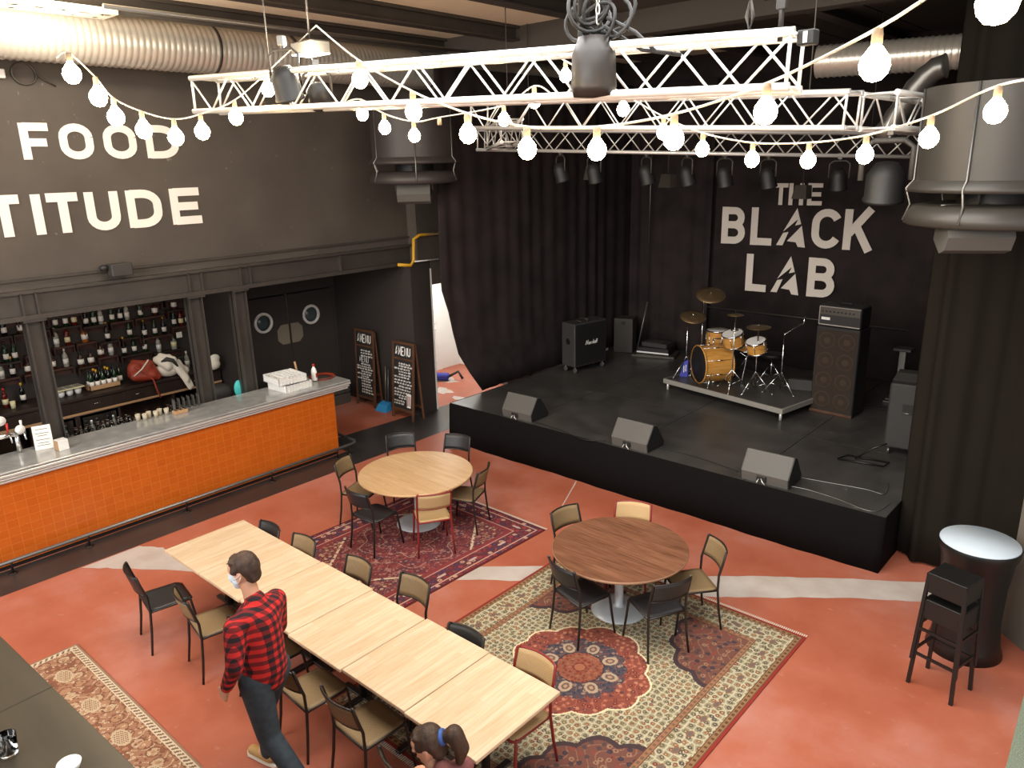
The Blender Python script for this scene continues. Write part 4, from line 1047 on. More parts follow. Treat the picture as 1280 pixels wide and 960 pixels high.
# speckled low wall end at the right edge
a, c_ = onz(1280, 868, 1.0), onz(1257, 960, 1.0)
q = MB(); w_ = (c_ - a).normalized(); a2 = a - w_ * .0; c2 = c_ + w_ * 1.5; n_ = Vector((-w_.y, w_.x, 0)); n_ = n_ if n_.x > 0 else -n_
pl = [a2, c2, c2 + n_ * .6, a2 + n_ * .6]
q.add([(p.x, p.y, 0) for p in pl] + [(p.x, p.y, 1.0) for p in pl], [(3, 2, 1, 0), (4, 5, 6, 7), (0, 1, 5, 4), (1, 2, 6, 5), (2, 3, 7, 6), (3, 0, 4, 7)])
struct(q.build('wall_low_right', 'speckle'))

# ================================================================ RUGS
def lc(c): return np.array(lin(c)[:3])
def rug(name, label, x0, x1, y0, y1, fn, res=.0125, rz=0, thick=.008, fringe=None):
    cx, cy = (x0 + x1) / 2, (y0 + y1) / 2; W_, L_ = x1 - x0, y1 - y0
    nx, ny = int(W_ / res), int(L_ / res)
    U, V = np.meshgrid((np.arange(nx) + .5) / nx * W_ - W_ / 2, (np.arange(ny) + .5) / ny * L_ - L_ / 2)
    colr = fn(U, V, W_, L_)     # ny,nx,3
    X, Y = np.meshgrid(np.linspace(-W_ / 2, W_ / 2, nx + 1), np.linspace(-L_ / 2, L_ / 2, ny + 1))
    Z = np.full_like(X, thick)
    vs = np.stack([X, Y, Z], -1).reshape(-1, 3)
    a = (np.arange(ny)[:, None] * (nx + 1) + np.arange(nx)[None]).reshape(-1)
    fs = np.stack([a, a + 1, a + nx + 2, a + nx + 1], 1)
    me = bpy.data.meshes.new(name); n_ = len(vs)
    edge = [(-W_ / 2, -L_ / 2), (W_ / 2, -L_ / 2), (W_ / 2, L_ / 2), (-W_ / 2, L_ / 2)]
    vl = [tuple(v) for v in vs] + [(*e, 0) for e in edge] + [(*e, thick) for e in edge]
    fl = [tuple(f) for f in fs.tolist()] + [(n_ + i, n_ + (i + 1) % 4, n_ + 4 + (i + 1) % 4, n_ + 4 + i) for i in range(4)]
    me.from_pydata(vl, [], fl); me.materials.append(M['rug_pile'])
    at = me.color_attributes.new('pattern', 'FLOAT_COLOR', 'CORNER')
    c4 = np.ones((len(fs), 4, 4), dtype=np.float32); c4[:, :, :3] = colr.reshape(-1, 1, 3)
    edgec = np.ones((16, 4), dtype=np.float32); edgec[:, :3] = lc((110, 60, 46))
    at.data.foreach_set('color', np.concatenate([c4.reshape(-1, 4), edgec]).reshape(-1))
    o = bpy.data.objects.new(name, me); COL.objects.link(o); o.location = (cx, cy, .002); o.rotation_euler = (0, 0, rz)
    tag(o, label, 'rug')
    if fringe:
        for s in fringe:
            q = MB()
            k_ = int(W_ / .02)
            for i in range(k_):
                x = -W_ / 2 + W_ * (i + .5) / k_; q.box(x - .004, x + .004, s * L_ / 2, s * (L_ / 2 + .045), 0.001, .004) if s > 0 else q.box(x - .004, x + .004, -L_ / 2 - .045, -L_ / 2, .001, .004)
            f_ = q.build('fringe', 'cloth_cream', o)
    return o
def hsh(i, j, s=0):
    v = np.sin(i * 127.1 + j * 311.7 + s * 74.7) * 43758.5453; return v - np.floor(v)
def cells(U, V, sc, seed=0):
    """worley: distance to nearest jittered point, random id, local offset"""
    gu, gv = U / sc, V / sc; iu, iv = np.floor(gu), np.floor(gv)
    best = np.full(U.shape, 9.); rid = np.zeros(U.shape); second = best.copy()
    for a in (-1, 0, 1):
        for b_ in (-1, 0, 1):
            pu, pv = iu + a + .2 + .6 * hsh(iu + a, iv + b_, seed), iv + b_ + .2 + .6 * hsh(iu + a, iv + b_, seed + 1)
            d_ = np.hypot(gu - pu, gv - pv); m_ = d_ < best
            second = np.where(m_, best, np.minimum(second, d_)); best = np.where(m_, d_, best); rid = np.where(m_, hsh(iu + a, iv + b_, seed + 2), rid)
    return best, rid, second
def mixc(img, mask, c): img[mask] = lc(c)
def florals(img, mask, U, V, sc, seed, cols, ring=None, r=.30, vine=None):
    d_, rid, s2 = cells(U, V, sc, seed)
    if vine is not None: mixc(img, mask & (np.abs(np.sin(U * 31 + 2.2 * np.sin(V * 17 + seed))) < .16), vine)
    if ring is not None: mixc(img, mask & (d_ < r + .10), ring)
    k = len(cols)
    for i, c in enumerate(cols): mixc(img, mask & (d_ < r) & (rid >= i / k) & (rid < (i + 1) / k), c)
    mixc(img, mask & (d_ < r * .4) & (rid < .6), cols[-1])
def big_rug(U, V, W_, L_):
    img = np.zeros((*U.shape, 3)); img[:] = lc((180, 170, 140)); allm = np.ones(U.shape, bool)
    de = np.minimum(W_ / 2 - np.abs(U), L_ / 2 - np.abs(V))
    def net(mask, sc, seed):
        d_, rid, s2 = cells(U, V, sc, seed); g = s2 - d_
        mixc(img, mask, (184, 174, 146)); mixc(img, mask & (g > .17), (142, 132, 106))
        for i, c in enumerate([(118, 72, 58), (84, 84, 74), (96, 90, 70), (136, 92, 66), (78, 76, 74)]): mixc(img, mask & (d_ < .30) & (rid >= i / 5) & (rid < (i + 1) / 5), c)
        mixc(img, mask & (d_ < .12), (176, 150, 112))
    net(allm, .058, 3)
    # corner spandrels
    cu, cv = W_ / 2 - .42 - np.abs(U), L_ / 2 - .42 - np.abs(V)
    rad = np.hypot(np.maximum(cu, 0) / .62, np.maximum(cv, 0) / .80); an = np.arctan2(cv, cu)
    sp = (rad < 1 + .10 * np.abs(np.sin(an * 7))) & (de > .40)
    ed = sp & (rad > .93 + .10 * np.abs(np.sin(an * 7))); mixc(img, sp, (112, 74, 64)); florals(img, sp, U, V, .075, 21, [(62, 56, 66), (150, 112, 88), (128, 70, 60), (84, 66, 64)], None, .3, (140, 104, 84)); mixc(img, ed, (70, 56, 58))
    # medallion: 16 lobes
    r_ = np.hypot(U, V * .98); a_ = np.arctan2(V, U)
    R1 = .60 + .05 * np.abs(np.sin(a_ * 6)) + .03 * np.cos(a_ * 4)
    m1 = r_ < R1; mixc(img, r_ < R1 + .018, (224, 206, 168)); mixc(img, m1, (130, 72, 60)); florals(img, m1 & (r_ > .4), U, V, .06, 31, [(106, 50, 46), (160, 96, 78), (92, 60, 62), (176, 120, 96)], None, .3, (164, 92, 74))
    R2 = .40 + .035 * np.abs(np.sin(a_ * 8)); m2 = r_ < R2; mixc(img, m2, (78, 70, 76)); florals(img, m2, U, V, .05, 35, [(112, 66, 62), (150, 124, 106), (58, 60, 74)], None, .3, (120, 90, 80))
    for k in range(8):
        w = k * PI / 4 + .2; uu, vv = U - .30 * math.cos(w), V - .30 * math.sin(w); lu = uu * math.cos(w) + vv * math.sin(w); lv = -uu * math.sin(w) + vv * math.cos(w)
        d_ = np.hypot(lu / .075, lv / .06); mixc(img, d_ < 1, (170, 148, 124)); mixc(img, (d_ < .6), (112, 86, 80)); mixc(img, d_ < .3, (166, 136, 108))
    R3 = .205 + .012 * np.abs(np.sin(a_ * 6)); mixc(img, r_ < R3 + .012, (60, 52, 58)); mixc(img, r_ < R3, (134, 84, 66)); florals(img, r_ < R3, U, V, .045, 41, [(156, 104, 80), (118, 66, 54), (120, 56, 46)], None, .32, (134, 64, 48)); mixc(img, r_ < .05, (152, 98, 74)); mixc(img, (r_ < .06) & (r_ > .05), (110, 50, 44))
    # borders
    B_ = de < .40
    mixc(img, B_, (200, 184, 146)); net(B_, .066, 5)
    al = np.where((W_ / 2 - np.abs(U)) < (L_ / 2 - np.abs(V)), V, U)
    big = B_ & (np.hypot((np.mod(al, .23) - .115) / .055, (de - .22) / .04) < 1); pass; mixc(img, B_ & (np.hypot((np.mod(al, .23) - .115) / .045, (de - .22) / .028) < 1), (136, 96, 78)); mixc(img, B_ & (np.hypot((np.mod(al, .23) - .115) / .03, (de - .22) / .018) < 1), (108, 96, 88))
    for a, c, col1, col2 in ((.0, .022, (138, 50, 44), None), (.022, .085, (138, 108, 76), (100, 66, 50)), (.345, .41, (150, 106, 80), (110, 90, 70))):
        m_ = (de >= a) & (de < c); mixc(img, m_, col1)
        if col2: mixc(img, m_ & (np.mod(al, .06) < .03) & (np.abs(de - (a + c) / 2) < .014), col2); mixc(img, m_ & ((de < a + .012) | (de > c - .012)), (104, 70, 54))
    return img
rug('patterned_rug', 'large beige Persian rug with a rust medallion under the dark round table', -5.02, -2.18, 3.08, 6.62, big_rug, .0085, 0, fringe=(1, -1))
def red_rug(U, V, W_, L_):
    img = np.zeros((*U.shape, 3)); img[:] = lc((112, 56, 56)); A_ = np.ones(U.shape, bool)
    de = np.minimum(W_ / 2 - np.abs(U), L_ / 2 - np.abs(V))
    florals(img, A_, U, V, .13, 3, [(132, 66, 66), (82, 52, 60), (104, 50, 52), (142, 96, 88)], None, .34, (148, 100, 90))
    florals(img, A_, U, V, .045, 8, [(164, 126, 114), (84, 44, 50), (66, 58, 72), (128, 62, 62), (112, 56, 58)], None, .3)
    r_ = np.hypot(U / 1.0, V / .8); a_ = np.arctan2(V, U)
    for R_ in (.34, .62): mixc(img, np.abs(r_ - R_ - .06 * np.sin(a_ * 8)) < .006, (170, 136, 122))
    mixc(img, np.abs(r_ - .48 - .09 * np.abs(np.sin(a_ * 5))) < .007, (74, 56, 68))
    cu, cv = W_ / 2 - .38 - np.abs(U), L_ / 2 - .38 - np.abs(V); sp = (cu / .5 + cv / .6 < 1) & (de > .36); mixc(img, sp & (np.abs(cu / .5 + cv / .6 - .97) < .05), (200, 176, 150)); florals(img, sp, U, V, .07, 12, [(182, 150, 120), (84, 60, 72), (140, 110, 84)], None, .28)
    B_ = de < .36; mixc(img, B_, (92, 52, 58)); florals(img, B_, U, V, .09, 16, [(150, 64, 64), (62, 58, 84), (180, 140, 120), (120, 50, 52)], (84, 44, 54), .33, (150, 84, 80))
    al = np.where((W_ / 2 - np.abs(U)) < (L_ / 2 - np.abs(V)), V, U)
    mixc(img, B_ & (np.hypot((np.mod(al, .5) - .25) / .07, (de - .18) / .022) < 1), (180, 156, 144))
    for a, c, c1 in ((0, .03, (92, 36, 42)), (.075, .09, (190, 150, 130)), (.28, .3, (180, 130, 116)), (.3, .36, (124, 56, 58))): mixc(img, (de >= a) & (de < c), c1)
    return img
rug('patterned_rug', 'dark red Persian rug under the pale round table', -7.78, -5.6, 4.05, 6.8, red_rug, .009, math.radians(-1), fringe=(1,))
def runner(U, V, W_, L_):
    img = np.zeros((*U.shape, 3)); img[:] = lc((150, 108, 84)); A_ = np.ones(U.shape, bool)
    florals(img, A_, U, V, .14, 3, [(176, 148, 118), (128, 84, 64), (160, 120, 92)], (118, 80, 62), .34, (186, 160, 130)); florals(img, A_, U, V, .05, 5, [(190, 168, 140), (120, 78, 62), (150, 108, 84)], None, .25)
    for k in range(8):
        d_ = np.hypot((U + W_ / 2 - .45 - k * .62) / .12, V / .07); mixc(img, (d_ < 1), (182, 160, 130)); mixc(img, (d_ < .8) & (np.mod(V * 60 + U * 20, 1) < .4), (130, 92, 70))
    de = np.minimum(W_ / 2 - np.abs(U), L_ / 2 - np.abs(V)); al = np.where((W_ / 2 - np.abs(U)) < (L_ / 2 - np.abs(V)), V, U)
    mixc(img, de < .085, (196, 178, 150)); mixc(img, (de < .075) & (de > .03) & (np.mod(al + de * .6, .05) < .022), (112, 84, 70)); mixc(img, de < .018, (140, 112, 92))
    return img
rug('runner_rug', 'narrow brown and cream runner rug beside the dark ledge at the near left', -7.66, -3.6, 1.42, 1.97, runner, .009, math.radians(.6))
# ================================================================ STAGE GEAR
def monitor(x, y, label, rz=0):
    t = thing('floor_monitor', label, 'speaker', (x, y, ZS + .001), rz, 'floor monitors along the stage edge')
    # wedge: audience side is the rear (-Y): local profile in YZ
    prof = [(-.20, 0), (.19, 0), (.22, .06), (.02, .34), (-.06, .36), (-.22, .12)]
    q = MB(); q.prism([(p[0], p[1]) for p in prof][::1], .58, frame((-.29, 0, 0), (0, 1, 0), (0, 0, 1))); q.build('cabinet', 'speaker_grey', t)
    for s in (-1, 1): q = MB(); q.prism([(p[0] * .97, .005 + p[1] * .97) for p in prof], .012, frame((s * .296 - .006, 0, 0), (0, 1, 0), (0, 0, 1))); q.build('side_panel', 'black', t)
    q = MB(); q.prism([(-.27, -.14), (.27, -.14), (.27, .14), (-.27, .14)], .01, frame((0, .125, .205), (1, 0, 0), (0, -.2, .28))); q.build('grille', 'black', t)
    q = MB(); q.bbox(-.09, .03, -.235, -.205, .03, .10, .006); q.build('connector_plate', 'black', t)
    q = MB(); q.tube([(-.03, -.235, .07), (0, -.27, .05), (.03, -.26, .01)], .008, 6); q.tube([(-.06, -.235, .06), (-.07, -.27, .02)], .006, 6); q.build('plug', 'steel_bright', t)
    return t
for k, (a, c, lab) in enumerate(((627, 665, 'grey wedge floor monitor at the left end of the stage edge'), (760, 808, 'grey wedge floor monitor in the middle of the stage edge'), (925, 985, 'grey wedge floor monitor at the right part of the stage edge'))):
    p, q_ = onz(a, (520, 556, 598)[k], ZS), onz(c, (528, 569, 612)[k], ZS)
    monitor((p.x + q_.x) / 2, 8.62, lab, (0.02, -.02, .02)[k])

# guitar cabinet on castors
g0, g1, g2 = onz(705, 465, ZS), onz(720, 470, ZS), onz(752, 455, ZS)
t = thing('guitar_cabinet', 'black guitar speaker cabinet on castors at the left of the stage', 'amplifier', (-8.44, 11.5, ZS + .001), math.radians(80))
W2, D2, Hc = .42, .18, .95
q = MB(); q.bbox(-W2, W2, -D2, D2, .12, Hc, .015); q.build('cabinet', 'charcoal', t)
q = MB(); q.box(-W2 + .03, W2 - .03, -D2 - .004, -D2, .15, Hc - .03); q.build('grille_cloth', 'black', t)
for s in (-1, 1): q = MB(); q.tube([(s * W2, -.0, .6), (s * (W2 + .004), .0, .6)], [.06, .05], 14); q.build('side_handle', 'black_gloss', t)
# script maker's mark: slanted strokes reading Marshall
q = MB(); fm_ = frame((-.14, -D2 - .005, .52), (1, 0, 0), (0, 0, 1))
S = {'M': [[(0, 0), (.2, 1), (.45, .2), (.7, 1), (.8, 0)]], 'a': [[(.6, .5), (.3, .55), (.1, .3), (.2, .02), (.5, .1), (.6, .5), (.65, 0)]], 'r': [[(.1, 0), (.2, .5)], [(.15, .3), (.5, .55)]], 's': [[(.5, .5), (.2, .45), (.4, .2), (.1, 0)]], 'h': [[(.1, 0), (.3, 1)], [(.18, .35), (.5, .5), (.5, 0)]], 'l': [[(.1, 0), (.3, 1)]]}
x = 0
for ch in 'Marshall':
    w = {'M': .09, 'l': .028, 'r': .035}.get(ch, .045)
    for pl in S[ch]: ribbon(q, [(x + (a + .15 * c_) * .06 * (1.3 if ch == 'M' else 1), c_ * .08) for a, c_ in pl], .0045, .004, fm_, 1, 1)
    x += w * .85
q.build('script_badge', 'white_plastic', t)
for sx in (-1, 1):
    for sy in (-1, 1):
        q = MB(); q.tube([(sx * (W2 - .06) - .015, sy * (D2 - .05), .045), (sx * (W2 - .06) + .015, sy * (D2 - .05), .045)], .045, 14); q.tube([(sx * (W2 - .06), sy * (D2 - .05), .05), (sx * (W2 - .06), sy * (D2 - .05), .12)], .015, 8); q.build('castor', 'rail_grey', t)
t = thing('cable_loop', 'small cable and pedal lying on top of the guitar cabinet', 'cable', (-8.44, 11.45, ZS + Hc + .002), 0)
q = MB(); q.tube([(.1 * math.cos(a), .16 * math.sin(a), .012 + .01 * math.sin(3 * a)) for a in np.linspace(0, 5.5, 20)], .01, 6); q.build('cable_body', 'steel_dark', t)

p = onz(775, 440, ZS)
t = thing('bass_cabinet', 'dark upright box speaker in the rear left corner of the stage', 'speaker', (p.x + .02, p.y + .15, ZS + .001), math.radians(20))
q = MB(); q.bbox(-.2, .2, -.18, .18, 0, .72, .012); q.build('cabinet', 'steel_dark', t)
q = MB(); q.bbox(-.04, .04, -.19, -.17, .6, .66, .004); q.build('handle', 'black', t)
q = MB(); a_, b_ = onz(779, 440, ZS), 0; q.tube([(p.x + .28, p.y + .2, ZS + .01), (p.x + .42, p.y + .35, ZS + 1.05)], .016, 8); tag(q.build('mic_stand_pole', 'rail_grey'), 'thin leaning metal pole right of the dark rear box', 'pole')
# stacked cases
t = thing('road_case', 'flat grey board case lying lowest in the rear stage pile', 'case', (-7.82, 13.25, ZS + .001), math.radians(18))
q = MB(); q.bbox(-.52, .36, -.28, .28, 0, .05, .008); q.build('case_body', 'duct_box', t)
t = thing('road_case', 'black case with pale edge in the middle of the rear stage pile', 'case', (-7.9, 13.25, ZS + .052), math.radians(12))
q = MB(); q.bbox(-.33, .33, -.22, .22, 0, .13, .01); q.build('case_body', 'black', t)
q = MB(); q.box(-.335, .335, -.224, -.22, .02, .05); q.build('edge_trim', 'white_plastic', t)
t = thing('road_case', 'small dark case on top of the rear stage pile', 'case', (-7.88, 13.28, ZS + .184), math.radians(4))
q = MB(); q.bbox(-.28, .28, -.18, .18, 0, .09, .01); q.build('case_body', 'charcoal', t)
q = MB(); q.bbox(-.14, .14, -.12, .12, .09, .095, .002); q.build('lid_panel', 'duct_box', t)
c_ = zs(800, 427); cable([c_, zs(815, 430), zs(830, 432)], .008, 'thin pale cable on the stage floor left of the rear cases', 'rail_grey')

# drum riser
r0, r1, r2 = onz(829, 473, ZS + .2), onz(978, 512, ZS + .2), onz(1013, 490, ZS + .2)
ux_ = (r1 - r0); Lr = ux_.length; ang = math.atan2(ux_.y, ux_.x)
rs = thing('drum_riser', 'low drum riser with aluminium edge carrying the drum kit', 'riser', (r0.x, r0.y, ZS), ang)
RD = 1.5
q = MB(); q.box(.03, Lr - .03, .03, RD - .03, .16, .2); q.build('platform', 'stage_top', rs)
q = MB(); q.bbox(0, Lr, 0, .03, .12, .2, .004); q.bbox(0, Lr, RD - .03, RD, .12, .2, .004); q.bbox(0, .03, .03, RD - .03, .12, .2, .004); q.bbox(Lr - .03, Lr, .03, RD - .03, .12, .2, .004); q.build('edge_profile', 'riser_edge', rs)
for a in (.06, Lr - .06):
    for c in (.06, RD - .06):
        q = MB(); q.tube([(a, c, .002), (a, c, .14)], .022, 10); q.build('leg', 'alu', rs)
def rl(x, y, z=0): # riser local -> world, z above the deck
    return Vector((r0.x + math.cos(ang) * x - math.sin(ang) * y, r0.y + math.sin(ang) * x + math.cos(ang) * y, ZS + .2 + z + .001))
def hoopdrum(t, r, depth, mx, shell='maple', head='black', lug=8, hoop='chrome', hr=.012):
    q = MB(); q.lathe([(r, .01), (r, depth - .01)], 36, mx=mx); q.build('shell', shell, t)
    q = MB(); q.lathe([(0, depth + .001), (r * .98, depth + .001), (r, depth - .004)], 36, mx=mx); q.build('drum_head', head, t)
    q = MB(); q.lathe([(0, -.001), (r * .98, -.001), (r, .004)], 36, mx=mx); q.build('drum_head', head, t)
    q = MB()
    for z in (-.004, depth - .022 + .008): q.lathe([(r, z), (r + hr, z), (r + hr, z + .022), (r, z + .022)], 36, mx=mx)
    q.build('hoop', hoop, t)
    for k in range(lug):
        a = 2 * PI * (k + .5) / lug; q = MB(); c, s = math.cos(a), math.sin(a)
        q.tube([mx @ Vector(((r + .012) * c, (r + .012) * s, .02)), mx @ Vector(((r + .012) * c, (r + .012) * s, depth - .02))], .004, 6)
        q.tube([mx @ Vector(((r + .008) * c, (r + .008) * s, depth * .4)), mx @ Vector(((r + .008) * c, (r + .008) * s, depth * .6))], .011, 8); q.build('lug', 'chrome', t)
# kit faces the room: front direction local -y of kit rotated
ka = ang - math.radians(6)
kd = thing('bass_drum', 'large maple bass drum with black front head carrying two mounted toms', 'drum', rl(.66, .46), ka - .38)
mxb = Matrix.Translation((0, 0, .315)) @ Euler((PI / 2, 0, 0)).to_matrix().to_4x4() @ Matrix.Translation((0, 0, -.26))
hoopdrum(kd, .31, .5, mxb, hoop='maple', hr=.018)
q = MB(); q.lathe([(0, .006), (.012, .006), (.05, .002)], 10, mx=mxb @ Matrix.Translation((.08, -.18, .44))); q.build('head_emblem', 'white_plastic', kd)
for s in (-1, 1):
    q = MB(); q.tube([(s * .27, -.12, .26), (s * .36, -.2, .12), (s * .40, -.24, .01)], .010, 8); q.ball((s * .40, -.24, .012), .014, 8); q.build('spur', 'chrome', kd)
for k, (tx, tz, tr, td) in enumerate(((.36, .68, .165, .22), (.84, .66, .15, .2))):
    mt = Matrix.Rotation(.38, 4, 'Z') @ Matrix.Translation((tx, .12, tz)) @ Euler((math.radians(18), 0, 0)).to_matrix().to_4x4()
    tm = MB(); tm.lathe([(tr, .01), (tr, td - .01)], 30, mx=mt); tom = tm.build('mounted_tom', 'maple', kd)
    q = MB(); q.lathe([(0, td), (tr, td)], 30, mx=mt); q.build('drum_head', 'white_plastic', tom)
    q = MB(); q.lathe([(tr, -.004), (tr + .012, -.004), (tr + .012, .02), (tr, .02)], 30, mx=mt); q.lathe([(tr, td - .02), (tr + .012, td - .02), (tr + .012, td + .004), (tr, td + .004)], 30, mx=mt)
    for j in range(6):
        a = 2 * PI * j / 6; q.tube([mt @ Vector(((tr + .01) * math.cos(a), (tr + .01) * math.sin(a), 0)), mt @ Vector(((tr + .01) * math.cos(a), (tr + .01) * math.sin(a), td))], .005, 6)
    q.build('hardware', 'chrome', tom)
RZ_ = Matrix.Rotation(.38, 3, 'Z'); q = MB(); q.tube([(.02, 0, .6), (.02, 0, .74)], .014, 10); q.tube([Vector((.02, 0, .74)), RZ_ @ Vector((.2, .12, .76)), RZ_ @ Vector((.6, .14, .76)), RZ_ @ Vector((.7, .12, .74))], .011, 8); q.build('tom_holder', 'chrome', kd)
q = MB(); q.box(-.08, -.02, -.224, -.222, .62, .7) if False else q.tube([(0, .22, .02), (0, .42, .04)], .02, 8); q.tube([(0, .25, .03), (0, .25, .3)], .008, 6); q.build('kick_pedal', 'black', kd)
def tripod(t, h, z0=.0, spread=.28, top=None, r=.011, m_='chrome', a0=.3, zh=.35):
    q = MB(); q.tube([(0, 0, .06), (0, 0, h)], r, 8); q.build('pole', m_, t)
    for k in range(3):
        a = a0 + 2 * PI * k / 3; q = MB(); q.tube([(0, 0, zh), (spread * math.cos(a), spread * math.sin(a), .012)], r * .8, 6); q.tube([(0, 0, .1), (spread * .55 * math.cos(a), spread * .55 * math.sin(a), zh * .45 + .01)], r * .5, 6); q.ball((spread * math.cos(a), spread * math.sin(a), .014), .013, 8); q.build('leg', m_, t)
def cymbal(t, c, r, tilt, az=0):
    mx = Matrix.Translation(c) @ Euler((tilt * math.cos(az), tilt * math.sin(az), 0)).to_matrix().to_4x4()
    q = MB(); q.lathe([(0, .022), (.015, .022), (.035, .012), (r * .6, .004), (r, -.004), (r, -.006), (r * .6, .002), (.035, .01), (0, .018)], 36, mx=mx); q.build('cymbal', 'bronze', t)
    q = MB(); q.lathe([(0, .045), (.01, .045), (.012, .02), (0, .02)], 10, mx=mx); q.build('wing_nut', 'chrome', t)
def cst(x, y, h, r, lab, tilt=.25, az=0, boom=None):
    p = rl(x, y); t = thing('cymbal_stand', lab, 'cymbal stand', p, ka)
    tripod(t, h, a0=x * 3)
    c = Vector((0, 0, h + .02))
    if boom: q = MB(); c = Vector(boom); q.tube([(0, 0, h - .02), c], .009, 8); q.build('boom_arm', 'chrome', t)
    cymbal(t, c + Vector((0, 0, .0)), r, tilt, az)
    return t
cst(.22, .72, 1.28, .25, 'cymbal on tall boom stand at the far left of the drum kit', .42, .9, (.16, .0, 1.42))
cst(.16, .40, 1.02, .22, 'lower tilted crash cymbal in front at the left of the drum kit', .35, 1.0, (.14, -.02, 1.08))
cst(1.55, .42, 1.06, .19, 'flat ride cymbal on straight stand at the right of the drum kit', .05, 0)
t = thing('hi_hat', 'hi-hat stand with small upper plate right of the toms', 'hi-hat', rl(1.22, .26), ka); tripod(t, 1.32, a0=1.1)
q = MB(); q.lathe([(0, 1.27), (.03, 1.268), (.13, 1.25), (.13, 1.246), (.03, 1.255), (0, 1.26)], 28); q.build('cymbal', 'bronze', t)
q = MB(); q.lathe([(0, 1.02), (.06, 1.02), (.06, .995), (0, .995)], 18); q.build('clutch', 'chrome', t)
t = thing('cymbal_stand', 'empty boom stand with bent arm at the far right of the drum kit', 'cymbal stand', rl(1.82, .72), ka); tripod(t, .98, a0=2)
q = MB(); q.tube([(0, 0, .96), (.26, .05, 1.16), (.30, .05, 1.17), (.31, .05, 1.28)], .010, 8); q.build('boom_arm', 'chrome', t)
t = thing('snare_drum', 'snare drum on its low stand behind the mounted toms', 'drum', rl(1.0, .95), ka)
hoopdrum(t, .175, .14, Matrix.Translation((0, 0, .52)), shell='maple', head='white_plastic', lug=6)
for k in range(3):
    a = 2 * PI * k / 3; q = MB(); q.tube([(.16 * math.cos(a), .16 * math.sin(a), .515), (0, 0, .4), (.26 * math.cos(a + 1), .26 * math.sin(a + 1), .01)], .009, 8); q.build('stand_leg', 'chrome', t)
t = thing('floor_tom', 'maple floor tom on legs at the left rear of the drum kit', 'drum', rl(.35, 1.0), ka)
hoopdrum(t, .2, .36, Matrix.Translation((0, 0, .4)), head='white_plastic', lug=6)
for k in range(3): a = 2 * PI * k / 3; q = MB(); q.tube([(.215 * math.cos(a), .215 * math.sin(a), .5), (.215 * math.cos(a), .215 * math.sin(a), .08), (.24 * math.cos(a), .24 * math.sin(a), .01)], .008, 6); q.build('leg', 'chrome', t)
t = thing('drum_throne', 'round black drum stool behind the drum kit', 'stool', rl(1.35, 1.15), ka)
q = MB(); q.lathe([(0, .5), (.15, .5), (.17, .47), (.16, .43), (0, .42)], 24); q.build('seat', 'black', t); tripod(t, .43, a0=.2, spread=.24)
t = thing('cloth_bag', 'blue and white cloth item on the left end of the riser beside the bass drum', 'bag', rl(.14, .38), .3)
q = MB(); q.add([(-.07, -.05, 0), (.07, -.05, 0), (.07, .05, 0), (-.07, .05, 0), (-.01, -.03, .26), (.07, -.03, .3), (.07, .02, .3), (-.01, .02, .26)], [(0, 3, 2, 1), (4, 5, 6, 7), (0, 1, 5, 4), (1, 2, 6, 5), (2, 3, 7, 6), (3, 0, 4, 7)]); q.build('cloth_bag', 'dark_blue', t)
q = MB(); q.box(.0, .012, -.058, -.05, .08, .2); q.box(.035, .047, -.058, -.05, .1, .22); q.build('stripe', 'white_plastic', t)

# bass rig
a0_, a1_ = onz(1015, 512, ZS), onz(1062, 522, ZS)
cxm = (a0_ + a1_) / 2; an = math.atan2(a1_.y - a0_.y, a1_.x - a0_.x)
t = thing('bass_speaker', 'tall dark bass speaker cabinet with brown grille right of the drum kit', 'speaker', (cxm.x + .02, cxm.y + .16, ZS + .001), an)
q = MB(); q.bbox(-.33, .33, -.2, .2, 0, 1.36, .015); q.build('cabinet', 'black', t)
q = MB(); q.box(-.30, .30, -.206, -.2, .06, 1.32); gr = q.build('grille_cloth', 'grille', t)
for i in range(2):
    for j in range(4):
        q = MB(); q.lathe([(.11, 0), (.13, .004), (.13, 0)], 24, mx=frame((-.15 + .3 * i, -.206, .22 + .31 * j), (1, 0, 0), (0, 0, 1))); q.lathe([(0, .003), (.045, .001), (.05, 0)], 20, mx=frame((-.15 + .3 * i, -.206, .22 + .31 * j), (1, 0, 0), (0, 0, 1))); q.build('speaker_cone', 'cone_brown', gr)
q = MB(); q.bbox(-.33, .33, -.215, -.2, 0, .04, .004); q.build('base_trim', 'wood_brown', t)
t = thing('amplifier_head', 'black amplifier head with pale control strip standing on the tall bass cabinet', 'amplifier', (cxm.x + .02, cxm.y + .16, ZS + 1.363), an)
q = MB(); q.bbox(-.32, .32, -.19, .17, .01, .32, .015); q.build('case', 'black', t)
q = MB(); q.box(-.30, .30, -.196, -.19, .18, .29); pn = q.build('control_panel', 'duct_box', t)
for j in range(9): q = MB(); q.tube([(-.26 + j * .058, -.196, .23), (-.26 + j * .058, -.212, .23)], .013, 10); q.build('knob', 'black', pn)
q = MB(); q.box(-.27, -.14, -.2, -.194, .10, .14); q.build('name_badge', 'white_plastic', t)
q = MB(); q.box(-.31, .31, -.2, -.19, .02, .035); q.box(-.31, .31, -.2, -.19, .295, .305); q.box(-.31, -.3, -.2, -.19, .02, .3); q.build('piping', 'riser_edge', t)
q = MB(); q.tube([(-.1, 0, .32), (-.08, 0, .345), (.08, 0, .345), (.1, 0, .32)], .01, 8); q.build('handle', 'black', t)
